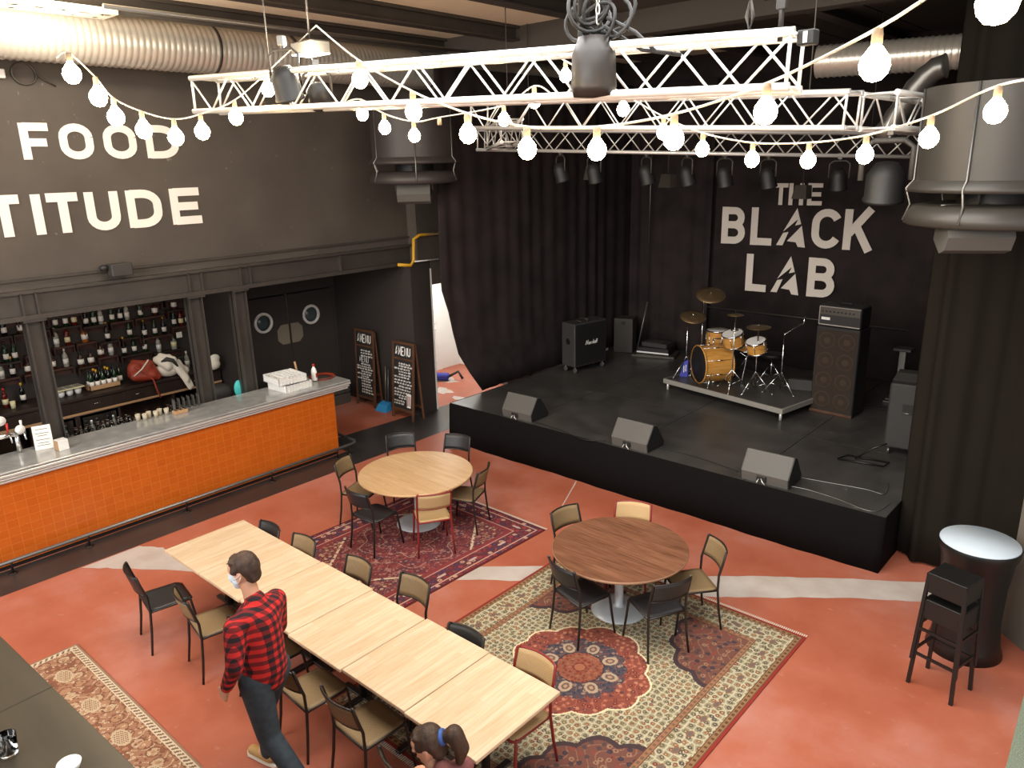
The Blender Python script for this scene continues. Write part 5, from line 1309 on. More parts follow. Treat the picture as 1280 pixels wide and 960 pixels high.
# grey speaker stand shape
s0 = onz(1088, 505, ZS)
t = thing('keyboard_stand', 'grey upright metal stand behind the tall bass cabinet', 'stand', (s0.x + .3, s0.y + .35, ZS + .001), 0)
q = MB(); q.bbox(-.05, .05, -.02, .02, .05, .86, .006); q.build('post', 'rail_grey', t)
q = MB(); q.bbox(-.12, .14, -.12, .12, .86, .9, .008); q.build('top_plate', 'charcoal', t)
q = MB(); q.bbox(-.18, .12, -.14, .14, .002, .03, .006); q.bbox(-.16, .1, -.12, .12, .05, .065, .004); q.build('foot', 'rail_grey', t)
# castor speaker right
s1, s2 = onz(1100, 568, ZS), onz(1130, 572, ZS)
t = thing('stage_speaker', 'black speaker on castors at the right edge of the stage by the brown curtain', 'speaker', (-2.45, 10.62, ZS + .001), math.radians(8))
q = MB(); q.bbox(-.24, .24, -.26, .26, .1, .98, .02); q.add([(-.24, -.1, .98), (.24, -.1, .98), (.24, .26, .98), (-.24, .26, .98), (-.2, .05, 1.06), (.2, .05, 1.06), (.2, .24, 1.06), (-.2, .24, 1.06)], [(0, 1, 5, 4), (1, 2, 6, 5), (2, 3, 7, 6), (3, 0, 4, 7), (4, 5, 6, 7)]); q.build('cabinet', 'charcoal', t)
q = MB(); q.box(-.07, .07, -.262, -.255, .6, .72); q.build('handle_recess', 'black', t)
q = MB(); q.tube([(-.06, -.27, .6), (.06, -.27, .6)], .01, 8); q.build('handle', 'rail_grey', t)
for sx in (-1, 1):
    for sy in (-1, 1): q = MB(); q.tube([(sx * .18 - .015, sy * .2, .045), (sx * .18 + .015, sy * .2, .045)], .045, 12); q.tube([(sx * .18, sy * .2, .05), (sx * .18, sy * .2, .1)], .014, 8); q.build('castor', 'rail_grey', t)
# music stand on floor
t = thing('folding_stand', 'black folded low stand lying on the right front of the stage', 'stand', (onz(1078, 580, ZS).x, onz(1078, 580, ZS).y, ZS + .001), .2)
q = MB(); q.tube([(-.3, 0, .02), (.25, -.02, .02), (.3, .14, .02), (-.2, .2, .02)], .012, 6, closed=True); q.tube([(-.1, .1, .02), (.1, .1, .2), (.25, .12, .28)], .012, 6); q.build('frame', 'black_gloss', t)
# dark pieces behind the drums
t = thing('wedge_speaker', 'dark wedge speaker standing behind the drum kit beside the bass cabinet', 'speaker', (rl(1.95, 1.05).x, rl(1.95, 1.05).y + .25, ZS + .001), .3)
q = MB(); q.prism([(-.2, 0), (.2, 0), (.2, .1), (-.0, .34), (-.1, .34), (-.2, .2)], .5, frame((-.25, 0, 0), (0, 1, 0), (0, 0, 1))); q.build('cabinet', 'charcoal', t)
# cable hanging on curtain corner
q = MB(); q.tube([ony(815, 190, 13.6), ony(813, 240, 13.6), ony(811, 305, 13.6)], .012, 6); tag(q.build('hanging_cable', 'rail_grey'), 'thin pale cable hanging down the rear left corner of the stage', 'cable')

# ================================================================ DUCTS
def duct(name, a, b_, r, label, pitch=.075, mname='duct', bands=()):
    a, b_ = Vector(a), Vector(b_); L_ = (b_ - a).length; k = int(L_ / (pitch / 3)); t = thing(name, label, 'duct', a)
    mx = (b_ - a).to_track_quat('Z', 'Y').to_matrix().to_4x4()
    q = MB(); prof = [(r + (.011 if i % 3 == 0 else 0), L_ * i / k) for i in range(k + 1)]; q.lathe(prof, 40, mx=mx); q.build('pipe', mname, t)
    for s in bands: q = MB(); q.lathe([(r + .006, s - .02), (r + .016, s - .02), (r + .016, s + .02), (r + .006, s + .02)], 40, mx=mx); q.build('clamp_band', 'steel_dark', t); q = MB(); q.tube([Vector((0, s, r)), Vector((0, s, ZC - a.z))], .008, 6); q.build('hanger_rod', 'steel_dark', t)
    return t
XD = -10.05
yb_ = onx(262, 60, XD).y
duct('air_duct', (XD, -2, 6.02), (XD, 13.5, 6.02), .29, 'big silver spiral air duct running under the ceiling along the bar wall', bands=(yb_ + 2, 8.6, 11.2))
duct('air_duct', (-4.2, 11.0, 5.72), (1.0, 11.6, 5.62), .2, 'thinner silver spiral duct at the upper right above the stage', bands=())
p = far(1125, 105, 10.2)
q = MB(); 
t = thing('duct_elbow', 'dark flexible duct elbow left of the upper right silver duct', 'duct', p)
pts = [Vector((.45 * i / 10, 0, -.35 + .5 * math.sin(i / 10 * PI / 2))) for i in range(-3, 11)]
q.tube(pts, [.12 + (.012 if i % 2 else 0) for i in range(len(pts))], 16); q.build('elbow', 'rail_grey', t)
# perforated panel under the ceiling
pe = onx(140, 22, -9.45); z_ = pe.z
t = thing('perforated_panel', 'pale perforated metal tray hanging under the ceiling at the top left', 'panel', (-9.45, pe.y, pe.z))
q = MB(); hole = []
for j in range(26):
    y0 = -j * .22
    # tray bottom with round holes, one cell each (two rows)
    for i in range(2):
        x0 = -.2 + i * .2; nn = 12; c = (x0 + .1, y0 - .11); ring = [(c[0] + .045 * math.cos(2 * PI * k / nn + PI / nn), c[1] + .06 * math.sin(2 * PI * k / nn + PI / nn), 0) for k in range(nn)]
        sq = []
        for k in range(nn):
            a = 2 * PI * k / nn + PI / nn; m_ = max(abs(math.cos(a)), abs(math.sin(a))); sq.append((c[0] + .1 * math.cos(a) / m_, c[1] + .11 * math.sin(a) / m_, 0))
        q.add(ring + sq, [(k, (k + 1) % nn, nn + (k + 1) % nn, nn + k) for k in range(nn)])
q.box(-.2, -.19, -26 * .22, 0, 0, .06); q.box(.19, .2, -26 * .22, 0, 0, .06); q.box(-.2, .2, -.01, 0, 0, .06)
q.build('tray', 'cloth_cream', t)
q = MB()
for y in (-.1, -2, -4): q.tube([(0, y, .0), (0, y, ZC - pe.z)], .008, 6)
q.build('hanger_rod', 'steel_dark', t)
# steel cable rail under ceiling
q = MB(); P_ = [onx(128, 2, -8.6), onx(600, 74, -8.6)]; q.tube([(-8.6, P_[0].y, 6.12), (-8.6, P_[1].y, 6.12)], .025, 6); tag(q.build('ceiling_rail', 'rail_grey'), 'thin steel rail running under the ceiling beside the big duct', 'rail')

# ================================================================ TRUSSES
def truss(a, b_, label, w=.29, n=None, ends=True):
    a, b_ = Vector(a), Vector(b_); L_ = (b_ - a).length; d_ = (b_ - a).normalized(); up = Vector((0, 0, 1)); up = (up - d_ * up.dot(d_)).normalized(); sd = d_.cross(up)
    t = thing('lighting_truss', label, 'truss', a); n = n or int(L_ / .5); h = w / 2
    cor = [(-h, h), (h, h), (h, -h), (-h, -h)]
    for s_, u_ in cor: q = MB(); q.tube([sd * s_ + up * u_, d_ * L_ + sd * s_ + up * u_], .025, 10); q.build('chord', 'alu', t)
    for k in range(4):
        s0, u0 = cor[k]; s1, u1 = cor[(k + 1) % 4]; q = MB()
        for i in range(n):
            x0, xm, x1 = L_ * i / n, L_ * (i + .5) / n, L_ * (i + 1) / n
            q.tube([d_ * x0 + sd * s0 + up * u0, d_ * xm + sd * s1 + up * u1], .009, 6); q.tube([d_ * xm + sd * s1 + up * u1, d_ * x1 + sd * s0 + up * u0], .009, 6)
        if ends:
            for x in (.02, L_ - .02): q.tube([d_ * x + sd * s0 + up * u0, d_ * x + sd * s1 + up * u1], .012, 6)
        q.build('lattice', 'alu', t)
    return t
T1a, T1b = far(257, 120, 8.3), far(998, 77, 5.05)
truss(T1a, T1b, 'silver box truss nearest the camera spanning the room over the tables')
T2a, T2b = far(598, 145, 10.2), far(1068, 138, 7.5)
truss(T2a, T2b, 'silver box truss behind the nearest one, in front of the stage mouth')
T3a, T3b = far(600, 175, 12.4), far(1190, 182, 11.6)
truss(T3a, T3b, 'rear silver truss over the stage carrying the spotlights')
T4b = far(1205, 150, 9.8); truss(T2b + Vector((.1, .3, 0)), T4b, 'silver truss running back from the middle truss at the right')
T5a = far(628, 160, 10.4); truss(far(640, 163, 10.8), T3a + Vector((.35, 0, 0)), 'short silver side truss joining the stage trusses at the left')

# hoist with coiled black cables and red sling
def hangrod(a, ztop=ZC, r=.006, name='steel_cable', label='', m_='steel_dark'):
    q = MB(); q.tube([a, (a.x, a.y, ztop)], r, 6); return tag(q.build(name, m_), label, 'cable')
hangrod(T1a + Vector((1.0, .1, .17)), label='thin steel cable holding up the left part of the near truss')
hangrod(T2a + Vector((.5, 0, .17)), label='thin steel cable holding up the left end of the middle truss')
hangrod(T2b + Vector((-.4, 0, .17)), label='thin steel cable holding up the right end of the middle truss')
hangrod(T3a + Vector((1, 0, .17)), label='thin steel cable holding up the rear truss at the left')
hangrod(T3b + Vector((-1, 0, .17)), label='thin steel cable holding up the rear truss at the right')
p = T1b + Vector((-.12, 0, .17))
t = thing('lifting_sling', 'red and black lifting sling at the right end of the near truss', 'sling', p)
q = MB(); q.tube([(0, 0, .25), (0, 0, ZC - p.z)], .022, 8); q.build('red_strap', 'red', t)
q = MB(); q.tube([(0, 0, -.05), (0, 0, .25)], .016, 8); q.bbox(-.03, .03, -.02, .02, .12, .2, .005); q.build('shackle', 'black_frame', t)
t = thing('chain_hook', 'steel hook and chain left of the red sling above the near truss', 'hook', p + Vector((-.17, -.05, 0)))
q = MB(); q.tube([(0, 0, .02), (.02, 0, .1), (0, 0, .2), (-.02, 0, .1)], .012, 6, closed=True)
for k in range(14): q.tube([(0 + .012 * math.cos(a) * (k % 2), .012 * math.cos(a) * ((k + 1) % 2), .22 + k * .05 + .03 * math.sin(a)) for a in np.linspace(0, 2 * PI, 9)[:-1]], .004, 5, closed=True)
q.build('chain', 'steel_dark', t)
p = far(1010, 47, 5.05); t = thing('junction_box', 'small black socket box on the right end of the near truss', 'box', p)
q = MB(); q.bbox(-.05, .05, -.04, .04, -.04, .04, .006); q.build('box_body', 'black', t); q = MB(); q.box(-.012, .012, -.045, -.04, -.03, .03); q.build('white_label', 'white_plastic', t)
# hanging chain hoist with fabric bag
p = far(742, 88, 5.35)
t = thing('chain_hoist', 'black hoist bag with coiled cables hanging over the near truss', 'hoist', p)
q = MB(); q.lathe([(0, -.17), (.13, -.16), (.15, -.1), (.14, .1), (.1, .2), (0, .2)], 24); q.build('hoist_bag', 'black_frame', t)
q = MB()
for k in range(7):
    r_ = .13 + .02 * (k % 3); c = Vector((random.uniform(-.1, .12), random.uniform(-.06, .06), .28 + .04 * k % .13)); ax = Euler((random.uniform(-.5, .5), random.uniform(-.9, .9), random.uniform(0, 3))).to_matrix()
    q.tube([c + ax @ Vector((r_ * math.cos(a), .02 * math.sin(a * 2), r_ * .8 * math.sin(a))) for a in np.linspace(0, 2 * PI, 19)[:-1]], .012, 6, closed=True)
q.tube([(.1, 0, .3), (.28, .05, .2), (.4, .1, .08), (.5, .12, .06)], .012, 6); q.tube([(.08, 0, .25), (.3, .1, .1), (.55, .15, .05)], .012, 6); q.build('cable_coil', 'black', t)
q = MB(); q.tube([(-.08, 0, .2), (-.08, 0, ZC - p.z)], .04, 10); q.build('hoist_body', 'black', t)
q = MB()
for k in range(16): q.tube([(.03 + .014 * math.cos(a) * (k % 2), .014 * math.cos(a) * ((k + 1) % 2), .3 + k * .055 + .034 * math.sin(a)) for a in np.linspace(0, 2 * PI, 9)[:-1]], .005, 5, closed=True)
q.build('chain', 'steel_bright', t)
# clamp under it on the truss
def par(p, label, r=.11, tilt=0, rz=0, s=1.0, top=.28, name='spotlight', mt='black', cat='spotlight', lens='charcoal', group=None):
    t = thing(name, label, cat, p, rz, group)
    mx = Euler((tilt, 0, 0)).to_matrix().to_4x4()
    q = MB(); q.lathe([(0, .13 * s), (r * .6, .12 * s), (r, .04 * s), (r, -.12 * s), (r * 1.08, -.13 * s), (r * 1.08, -.15 * s), (r * .95, -.15 * s)], 20, mx=mx); q.build('lamp_can', mt, t)
    q = MB(); q.lathe([(0, -.12 * s), (r * .96, -.125 * s)], 20, mx=mx); q.build('lens', lens, t)
    q = MB(); w = r * 1.25; q.tube([(-w, 0, 0), (-w, 0, top * .7), (-w * .6, 0, top * .85), (w * .6, 0, top * .85), (w, 0, top * .7), (w, 0, 0)], .012 if top < .4 else .028, 6); q.build('yoke', 'steel_dark' if top < .4 else 'speaker_grey', t)
    q = MB(); q.tube([(0, 0, top * .85), (0, 0, top)], .02, 8); q.bbox(-.03, .03, -.03, .03, top - .02, top + .06, .006); q.build('clamp', 'rail_grey', t)
    return t
def on_truss(a, b_, px, py, off=-.3):
    # point under the truss nearest to the pixel ray
    best = None
    for i in range(101):
        p = Vector(a).lerp(Vector(b_), i / 100); v_ = np.array(p) - CAM; c = RM.T @ v_; X_ = 640 + F * c[0] / -c[2]
        if best is None or abs(X_ - px) < best[0]: best = (abs(X_ - px), p)
    return best[1] + Vector((0, 0, -.17 + off))
G5 = 'spotlights on the rear stage truss'
for px, lab in ((700, 'small black spotlight on the rear truss, far left of the row'), (745, 'black spotlight on the rear truss above the side curtain'), (808, 'black spotlight on the rear truss over the left stage corner'), (860, 'black spotlight on the rear truss left of the logo'), (908, 'black spotlight on the rear truss at the left edge of the logo'), (962, 'black spotlight on the rear truss above the word THE, left one'), (1050, 'black spotlight on the rear truss above the word THE, right one')):
    par(on_truss(T3a, T3b, px, 190, -.27), lab, .105, .3, random.uniform(-.5, .5), 1.0, .27, group=G5)
par(on_truss(T2b, T4b, 1115, 150, -.42) , 'big round moving head lamp hanging at the right above the logo', .17, .2, .3, 1.3, .42, 'moving_head', 'black', 'stage light')
par(far(357, 102, 7.2), 'black lamp can hanging on the near truss at the left', .115, .3, .4, 1, .3)
par(far(398, 118, 7.2), 'black lamp lying between the chords of the near truss at the left', .09, 1.2, .9, 1, .22)
# small grey flood boxes hanging lower
for k, (px, py, dd, lab) in enumerate(((741, 216, 12.0, 'small grey flood lamp hanging over the side curtain'), (835, 226, 12.4, 'small grey flood lamp hanging near the rear left stage corner'), (1003, 240, 12.6, 'small grey flood lamp hanging in front of the word THE'))):
    p = far(px, py, dd); t = thing('flood_lamp', lab, 'lamp', p, ka, 'grey flood lamps over the stage')
    q = MB(); q.add([(-.13, -.08, -.1), (.13, -.08, -.1), (.11, .08, -.1), (-.11, .08, -.1), (-.1, -.05, .1), (.1, -.05, .1), (.1, .08, .1), (-.1, .08, .1)], [(0, 3, 2, 1), (4, 5, 6, 7), (0, 1, 5, 4), (1, 2, 6, 5), (2, 3, 7, 6), (3, 0, 4, 7)]); q.build('housing', 'duct_box', t)
    q = MB(); q.tube([(0, 0, .1), (0, 0, 5.0 - p.z)], .01, 6); q.build('hanging_rod', 'steel_dark', t)

# ================================================================ ROUND AIR OUTLETS WITH SPEAKERS
def outlet(c, label, mo='outlet_grey'):
    t = thing('air_outlet', label, 'air outlet', c)
    R_ = .66
    q = MB(); q.lathe([(R_ * .97, .85), (R_ * .97, .08)], 40); q.lathe([(0, .85), (R_ * .97, .85)], 40)
    q.build('drum', mo, t)
    q = MB(); q.lathe([(R_ * .97, .10), (R_ * 1.06, .04), (R_ * 1.07, .0), (R_ * 1.0, .01)], 40); q.build('upper_flange', mo, t)
    q = MB(); q.lathe([(R_ * .8, -.10), (R_ * .98, -.12), (R_ * 1.05, -.2), (R_ * 1.06, -.27), (R_ * 1.0, -.29), (.2, -.31), (0, -.31)], 40); q.lathe([(0, -.1), (R_ * .8, -.1)], 40); q.build('lower_bowl', mo, t)
    q = MB(); q.lathe([(.3, .05), (.3, -.12)], 20); q.build('inner_pipe', 'black', t)
    for k in range(6):
        a = 2 * PI * k / 6 + .35; c_, s = math.cos(a), math.sin(a); q = MB(); q.tube([(R_ * .98 * c_, R_ * .98 * s, .85), (R_ * .985 * c_, R_ * .985 * s, .1), (R_ * 1.07 * c_, R_ * 1.07 * s, .03), (R_ * 1.0 * c_, R_ * 1.0 * s, -.11), (R_ * 1.07 * c_, R_ * 1.07 * s, -.25)], .01, 6); q.build('seam_rib', 'rail_grey', t)
    return t
c1 = far(1247, 238, 7.9); outlet(c1, 'large round grey air outlet hanging at the upper right in front of the brown curtain')
c2 = far(518, 205, 12.3); outlet(c2, 'round dark air outlet hanging by the left wall above the yellow pipe', 'outlet_dark')
for (c, lab, rz, w) in ((far(1218, 287, 7.6), 'grey wedge loudspeaker hanging below the right round air outlet', .5, 1), (far(518, 238, 12.0), 'grey wedge loudspeaker hanging below the left round air outlet', .75, 1)):
    t = thing('hanging_speaker', lab, 'speaker', c, rz)
    prof = [(-.2, -.05), (-.1, .14), (.16, .14), (.2, -.1), (.0, -.2), (-.14, -.16)]
    q = MB(); q.prism(prof[::-1], .5, frame((-.25, 0, 0), (0, 1, 0), (0, 0, 1))); q.build('cabinet', 'speaker_grey', t)
    q = MB(); q.tube([(-.28, 0, 0), (-.28, 0, .2), (.28, 0, .2), (.28, 0, 0)], .014, 6); q.build('bracket', 'rail_grey', t)
    q = MB(); q.lathe([(0, .01), (.05, .01), (.06, 0)], 14, mx=frame((.25, 0, -.02), (0, 1, 0), (0, 0, 1))); q.build('knob', 'black', t)
    q = MB(); q.tube([(0, 0, .2), (0, 0, .34)], .015, 6); q.build('rod', 'steel_dark', t)

# ================================================================ FESTOON LIGHTS
def string(label, pts, start=None, end=None, r=.05, unlit=()):
    P = [far(*p) for p in pts]
    t = thing('string_lights', label, 'string lights', P[0])
    o0 = P[0]; dz = Vector((0, 0, .115 * r / .05)); line = ([Vector(start)] if start else []) + [p + dz for p in P] + ([Vector(end)] if end else [])
    out = []
    for i in range(len(line) - 1):
        p0 = line[max(i - 1, 0)]; p1 = line[i]; p2 = line[i + 1]; p3 = line[min(i + 2, len(line) - 1)]
        for k in range(6):
            s = k / 6; out.append(.5 * ((2 * p1) + (p2 - p0) * s + (2 * p0 - 5 * p1 + 4 * p2 - p3) * s * s + (3 * p1 - p0 - 3 * p2 + p3) * s ** 3) - o0)
    out.append(line[-1] - o0); q = MB(); q.tube(out, .006, 6); q.build('cord', 'cord_white', t)
    for i, p in enumerate(P):
        c = p - o0
        q = MB(); q.lathe([(0, r * 2.3), (.016, r * 2.3), (.019, r * 1.9), (.019, r * 1.1), (.0, r * 1.1)], 10, c); q.build('socket', 'socket', t)
        if i in unlit: continue
        q = MB(); q.lathe([(0, -r * 1.05), (r * .5, -r * .92), (r * .87, -r * .5), (r, 0), (r * .9, r * .5), (r * .6, r * .9), (r * .34, r * 1.25), (r * .3, r * 1.4), (0, r * 1.4)], 16, c); q.build('bulb', 'bulb', t)
    return t
string('left string of glowing bulbs sagging from the duct to the near truss over FOOD', [(90, 93, 6.6), (123, 122, 6.7), (145, 147, 6.8), (180, 163, 6.9), (220, 172, 7.0), (253, 165, 7.2), (295, 147, 7.5), (335, 112, 7.8)], far(70, 72, 6.6), far(395, 32, 7.6), .062)
string('long near string of large glowing bulbs crossing from the ceiling lamp to the upper right', [(450, 100, 5.2), (517, 140, 4.8), (585, 168, 4.6), (659, 187, 4.2), (746, 188, 4.1), (842, 174, 3.9), (957, 140, 3.6), (1093, 82, 3.0), (1247, 3, 2.4)], far(395, 32, 5.6), far(1330, -40, 2.2), .05)
string('long rear string of glowing bulbs sagging in front of the stage to the right wall', [(453, 143, 7.0), (481, 160, 7.0), (518, 170, 7.0), (550, 165, 7.0), (630, 150, 6.9), (668, 127, 6.6)], far(432, 128, 7.2), far(690, 118, 6.6), .052, unlit=(3,))
string('middle string of glowing bulbs hanging between the trusses above the logo', [(707, 95, 7.0), (779, 137, 6.6), (829, 166, 6.4), (878, 187, 6.2), (940, 200, 6.0), (1010, 201, 5.8), (1081, 194, 5.4), (1161, 173, 5.0), (1244, 140, 4.5)], far(690, 70, 7.2), far(1330, 95, 4.2), .052)
# bright ceiling work lamps
for k, (px, py, X_, lab) in enumerate(((300, 28, -9.0, 'bright ceiling lamp above the big duct, right one'), (20, 45, -9.0, 'bright ceiling lamp above the big duct, left one'))):
    pass
t = thing('work_lamp', 'bright white work lamp on the ceiling rail where the bulb string starts', 'lamp', far(388, 60, 7.6))
q = MB(); q.bbox(-.16, .16, -.1, .1, -.05, .05, .01); q.build('housing', 'duct_box', t)
q = MB(); q.box(-.155, .155, -.095, .095, -.058, -.05); q.box(-.15, -.161, -.09, .09, -.045, .045); q.build('diffuser', 'lamp_white', t)
q = MB(); q.tube([(0, 0, .05), (0, 0, ZC - t.location.z)], .01, 6); q.build('bracket', 'steel_dark', t)
# ================================================================ PEOPLE
def figure_hand(parts, wrist, dirv, palmn, side, curl=.5, s=1.0):
    """add palm + five fingers to a parts list (capsules), dirv = hand direction, palmn = palm normal, thumb on 'side' vector"""
    d = Vector(dirv).normalized(); n = Vector(palmn); n = (n - d * n.dot(d)).normalized(); sd = Vector(side); sd = (sd - d * sd.dot(d)).normalized()
    w = Vector(wrist)
    for k in (-1, -.33, .33, 1): parts.append(('c', w + sd * k * .022 * s + d * .012, w + d * .085 * s + sd * k * .03 * s, .014 * s, .012 * s))
    for k, L_ in zip((1, .33, -.33, -1), (.07, .08, .075, .058)):
        b_ = w + d * .085 * s + sd * k * .03 * s; L_ *= s
        d1 = (d + n * curl * .5).normalized(); d2 = (d + n * curl * 1.4).normalized(); d3 = (d + n * curl * 2.6).normalized()
        p1 = b_ + d1 * L_ * .5; p2 = p1 + d2 * L_ * .3; p3 = p2 + d3 * L_ * .25
        parts += [('c', b_, p1, .0095 * s, .009 * s), ('c', p1, p2, .009 * s, .008 * s), ('c', p2, p3, .008 * s, .007 * s)]
    t0 = w + d * .02 * s + sd * .025 * s; t1 = t0 + (sd * .7 + d * .7) * .035 * s; t2 = t1 + (d * .95 + sd * .25 + n * .2).normalized() * .03 * s; t3 = t2 + (d + n * .3).normalized() * .022 * s
    parts += [('c', t0, t1, .014 * s, .011 * s), ('c', t1, t2, .011 * s, .0095 * s), ('c', t2, t3, .0095 * s, .008 * s)]
def head_parts(c, f):
    """c centre of skull, f facing unit vector (horizontal-ish)"""
    c = Vector(c); f = Vector(f).normalized(); sd = f.cross(Vector((0, 0, 1))).normalized(); up = sd.cross(f)
    P = [('e', c + up * .015 - f * .01, (.078, .078, .098))]
    P += [('c', c - f * .035 + up * .03, c + f * .035 + up * .035, .072, .064), ('c', c + f * .03 - up * .02, c + f * .045 - up * .075, .055, .036)]
    P += [('c', c + f * .035 - up * .09 + sd * .018, c + f * .035 - up * .09 - sd * .018, .024, .024)]
    for s in (-1, 1):
        P += [('c', c + sd * s * .045 - up * .03 + f * .01, c + sd * s * .03 - up * .08 + f * .03, .032, .024)]
        P += [('c', c + sd * s * .074 - f * .008 + up * .02, c + sd * s * .078 - f * .003 - up * .028, .016, .010), ('c', c + sd * s * .082 - f * .02 + up * .024, c + sd * s * .082 - f * .018 - up * .005, .010, .009)]
        P += [('c', c + sd * s * .022 + f * .078 + up * .028, c + sd * s * .045 + f * .066 + up * .024, .010, .010)]
    P += [('c', c + f * .085 + up * .02, c + f * .102 - up * .018, .009, .015)]
    P += [('c', c + f * .083 - up * .05 + sd * .018, c + f * .083 - up * .05 - sd * .018, .009, .009)]
    return P
def eyes(c, f, parent, mx_inv=None):
    c = Vector(c); f = Vector(f).normalized(); sd = f.cross(Vector((0, 0, 1))).normalized(); up = sd.cross(f)
    for s in (-1, 1):
        q = MB(); q.ball(c + sd * s * .031 + f * .077 + up * .012, .011, 10); e = q.build('eye', 'white_plastic', parent)
        q = MB(); q.ball(c + sd * s * .031 + f * .084 + up * .012, .0055, 8); q.build('iris', 'black', e)

# man in plaid: local frame, facing +Y, origin on floor
man = thing('person', 'masked person in red and black plaid shirt walking beside the long table', 'person')
MA = math.atan2(-.2, -.98); man.location = (-4.55, 2.29, 0); man.scale = (1.05, 1.05, 1.05); man.rotation_euler = (0, 0, MA - PI / 2)
hipz = .93
sk = []
L_sh, R_sh = Vector((-.185, -.0, 1.40)), Vector((.185, .02, 1.40))
L_el, L_wr = Vector((-.26, -.04, 1.16)), Vector((-.25, .10, .93)); R_el, R_wr = Vector((.22, .06, 1.16)), Vector((.20, .26, 1.0))
L_hp, R_hp = Vector((-.09, 0, .93)), Vector((.09, 0, .93))
R_kn, R_an = Vector((.10, .17, .53)), Vector((.10, .20, .09)); L_kn, L_an = Vector((-.09, -.07, .50)), Vector((-.09, -.42, .16))
hc = Vector((0, .08, 1.70)); hf = Vector((-.42, .9, -.2)).normalized()
sk += head_parts(hc, hf)
sk += [('c', (0, .0, 1.43), hc - Vector((0, .03, .08)), .058, .054)]
sk += [('c', (0, 0, 1.0), (0, 0, 1.2), .13, .13), ('c', (0, 0, 1.2), (0, 0, 1.28), .13, .11), ('c', L_sh, R_sh, .06, .06)]
for a, b_, c in ((L_sh, L_el, L_wr), (R_sh, R_el, R_wr)): sk += [('c', a, b_, .05, .04), ('c', b_, c, .04, .028)]
for a, b_, c in ((L_hp, L_kn, L_an), (R_hp, R_kn, R_an)): sk += [('c', a, b_, .085, .056), ('c', b_, c, .055, .036)]
sk += [('c', R_an, R_an + Vector((0, .14, -.05)), .036, .028), ('c', L_an, L_an + Vector((0, .12, -.11)), .034, .028)]
figure_hand(sk, L_wr, (L_wr - L_el), (1, .2, 0), (.0, 1, .3), .35, 1.0); figure_hand(sk, R_wr, (R_wr - R_el), (-1, .2, 0), (0, 1, .3), .35, 1.0)
soft(sk, 'body', 'skin', man, .0075, it=3)
sh = [('c', (-.02, 0, .99), (.02, 0, .99), .15, .15), ('c', (0, 0, .93), (0, 0, 1.0), .145, .15), ('c', (0, 0, 1.0), (0, 0, 1.2), .16, .155), ('c', (0, 0, 1.2), (0, 0, 1.36), .158, .15), ('c', L_sh + Vector((.03, 0, -.01)), R_sh - Vector((.03, 0, .01)), .08, .08), ('c', (0, -.03, 1.40), (0, .0, 1.50), .10, .075), ('c', (-.11, -.02, 1.42), (.11, -.02, 1.42), .085, .085)]
sh += [('e', (0, 0, 1.14), (.175, .13, .25)), ('e', (0, 0, 1.32), (.19, .125, .14)), ('e', (0, 0, .97), (.172, .135, .11))]
for a, b_, c in ((L_sh, L_el, L_wr), (R_sh, R_el, R_wr)): sh += [('c', a, b_, .078, .06), ('c', b_, b_.lerp(c, .88), .06, .045)]
soft(sh, 'shirt', 'plaid', man, .013, it=8)
tr = [('c', (-.05, 0, .93), (.05, 0, .93), .13, .13)]
for a, b_, c in ((L_hp, L_kn, L_an), (R_hp, R_kn, R_an)): tr += [('c', a, b_, .115, .082), ('c', b_, b_.lerp(c, .96), .08, .062)]
soft(tr, 'trousers', 'jeans', man, .013, it=8)
def shoe(an, toe, name='shoe', parent=man):
    d = (Vector(toe) - Vector(an)); d.z = 0
    P = [('c', Vector(an) + Vector((0, -.03, -.02)), Vector(an) + Vector((0, .0, -.03)), .046, .045), ('c', Vector(an) + Vector((0, 0, -.035)), Vector(toe), .044, .034), ('c', Vector(toe) - d * .2 + Vector((.012, 0, 0)), Vector(toe) + Vector((.01, 0, 0)), .036, .034)]
    s_ = soft(P, name, 'shoe_tan', parent, .009, it=4); return s_
shoe(R_an, R_an + Vector((0, .19, -.052))); s2_ = shoe(L_an, L_an + Vector((0, .15, -.115)))
q = MB(); q.prism([(R_an.x + x_, R_an.y + y_) for x_, y_ in ((-.03, -.08), (.03, -.08), (.045, .0), (.045, .15), (.03, .22), (-.01, .235), (-.04, .2), (-.04, .0))], .02, Matrix.Translation((0, 0, .003))); q.build('shoe_sole', 'cloth_cream', man)
def hair_cap(c, f, parent, extra=(), mname='hair_brown', vox=.009, name='hair'):
    c = Vector(c); f = Vector(f).normalized(); sd = f.cross(Vector((0, 0, 1))).normalized(); up = sd.cross(f)
    P = [('c', c - f * .03 + up * .055, c + f * .02 + up * .068, .088, .062), ('c', c - f * .045 + up * .03, c - f * .055 - up * .03, .082, .062), ('e', c - f * .02 + up * .045, (.088, .09, .082))]
    for s in (-1, 1): P += [('c', c + sd * s * .045 + up * .06 - f * .02, c + sd * s * .055 + up * .035 + f * .03, .044, .03), ('c', c + sd * s * .05 - f * .05 + up * .03, c + sd * s * .04 - f * .07 - up * .05, .04, .028)]
    rn = random.Random(5)
    for k in range(26):
        a = rn.uniform(-1, 1); b_ = rn.uniform(-.7, .45); p = c + sd * a * .06 + f * b_ * .06 + up * (.115 - .03 * a * a); P.append(('c', p, p + f * .03 + up * .014 + sd * rn.uniform(-.02, .02), .010, .006))
    P += [('c', p_[0], p_[1], p_[2], p_[3]) for p_ in extra]
    return soft(P, name, mname, parent, vox, it=3)
hair_cap(hc, hf, man)
eyes(hc, hf, man)
sdv = hf.cross(Vector((0, 0, 1))).normalized(); upv = sdv.cross(hf)
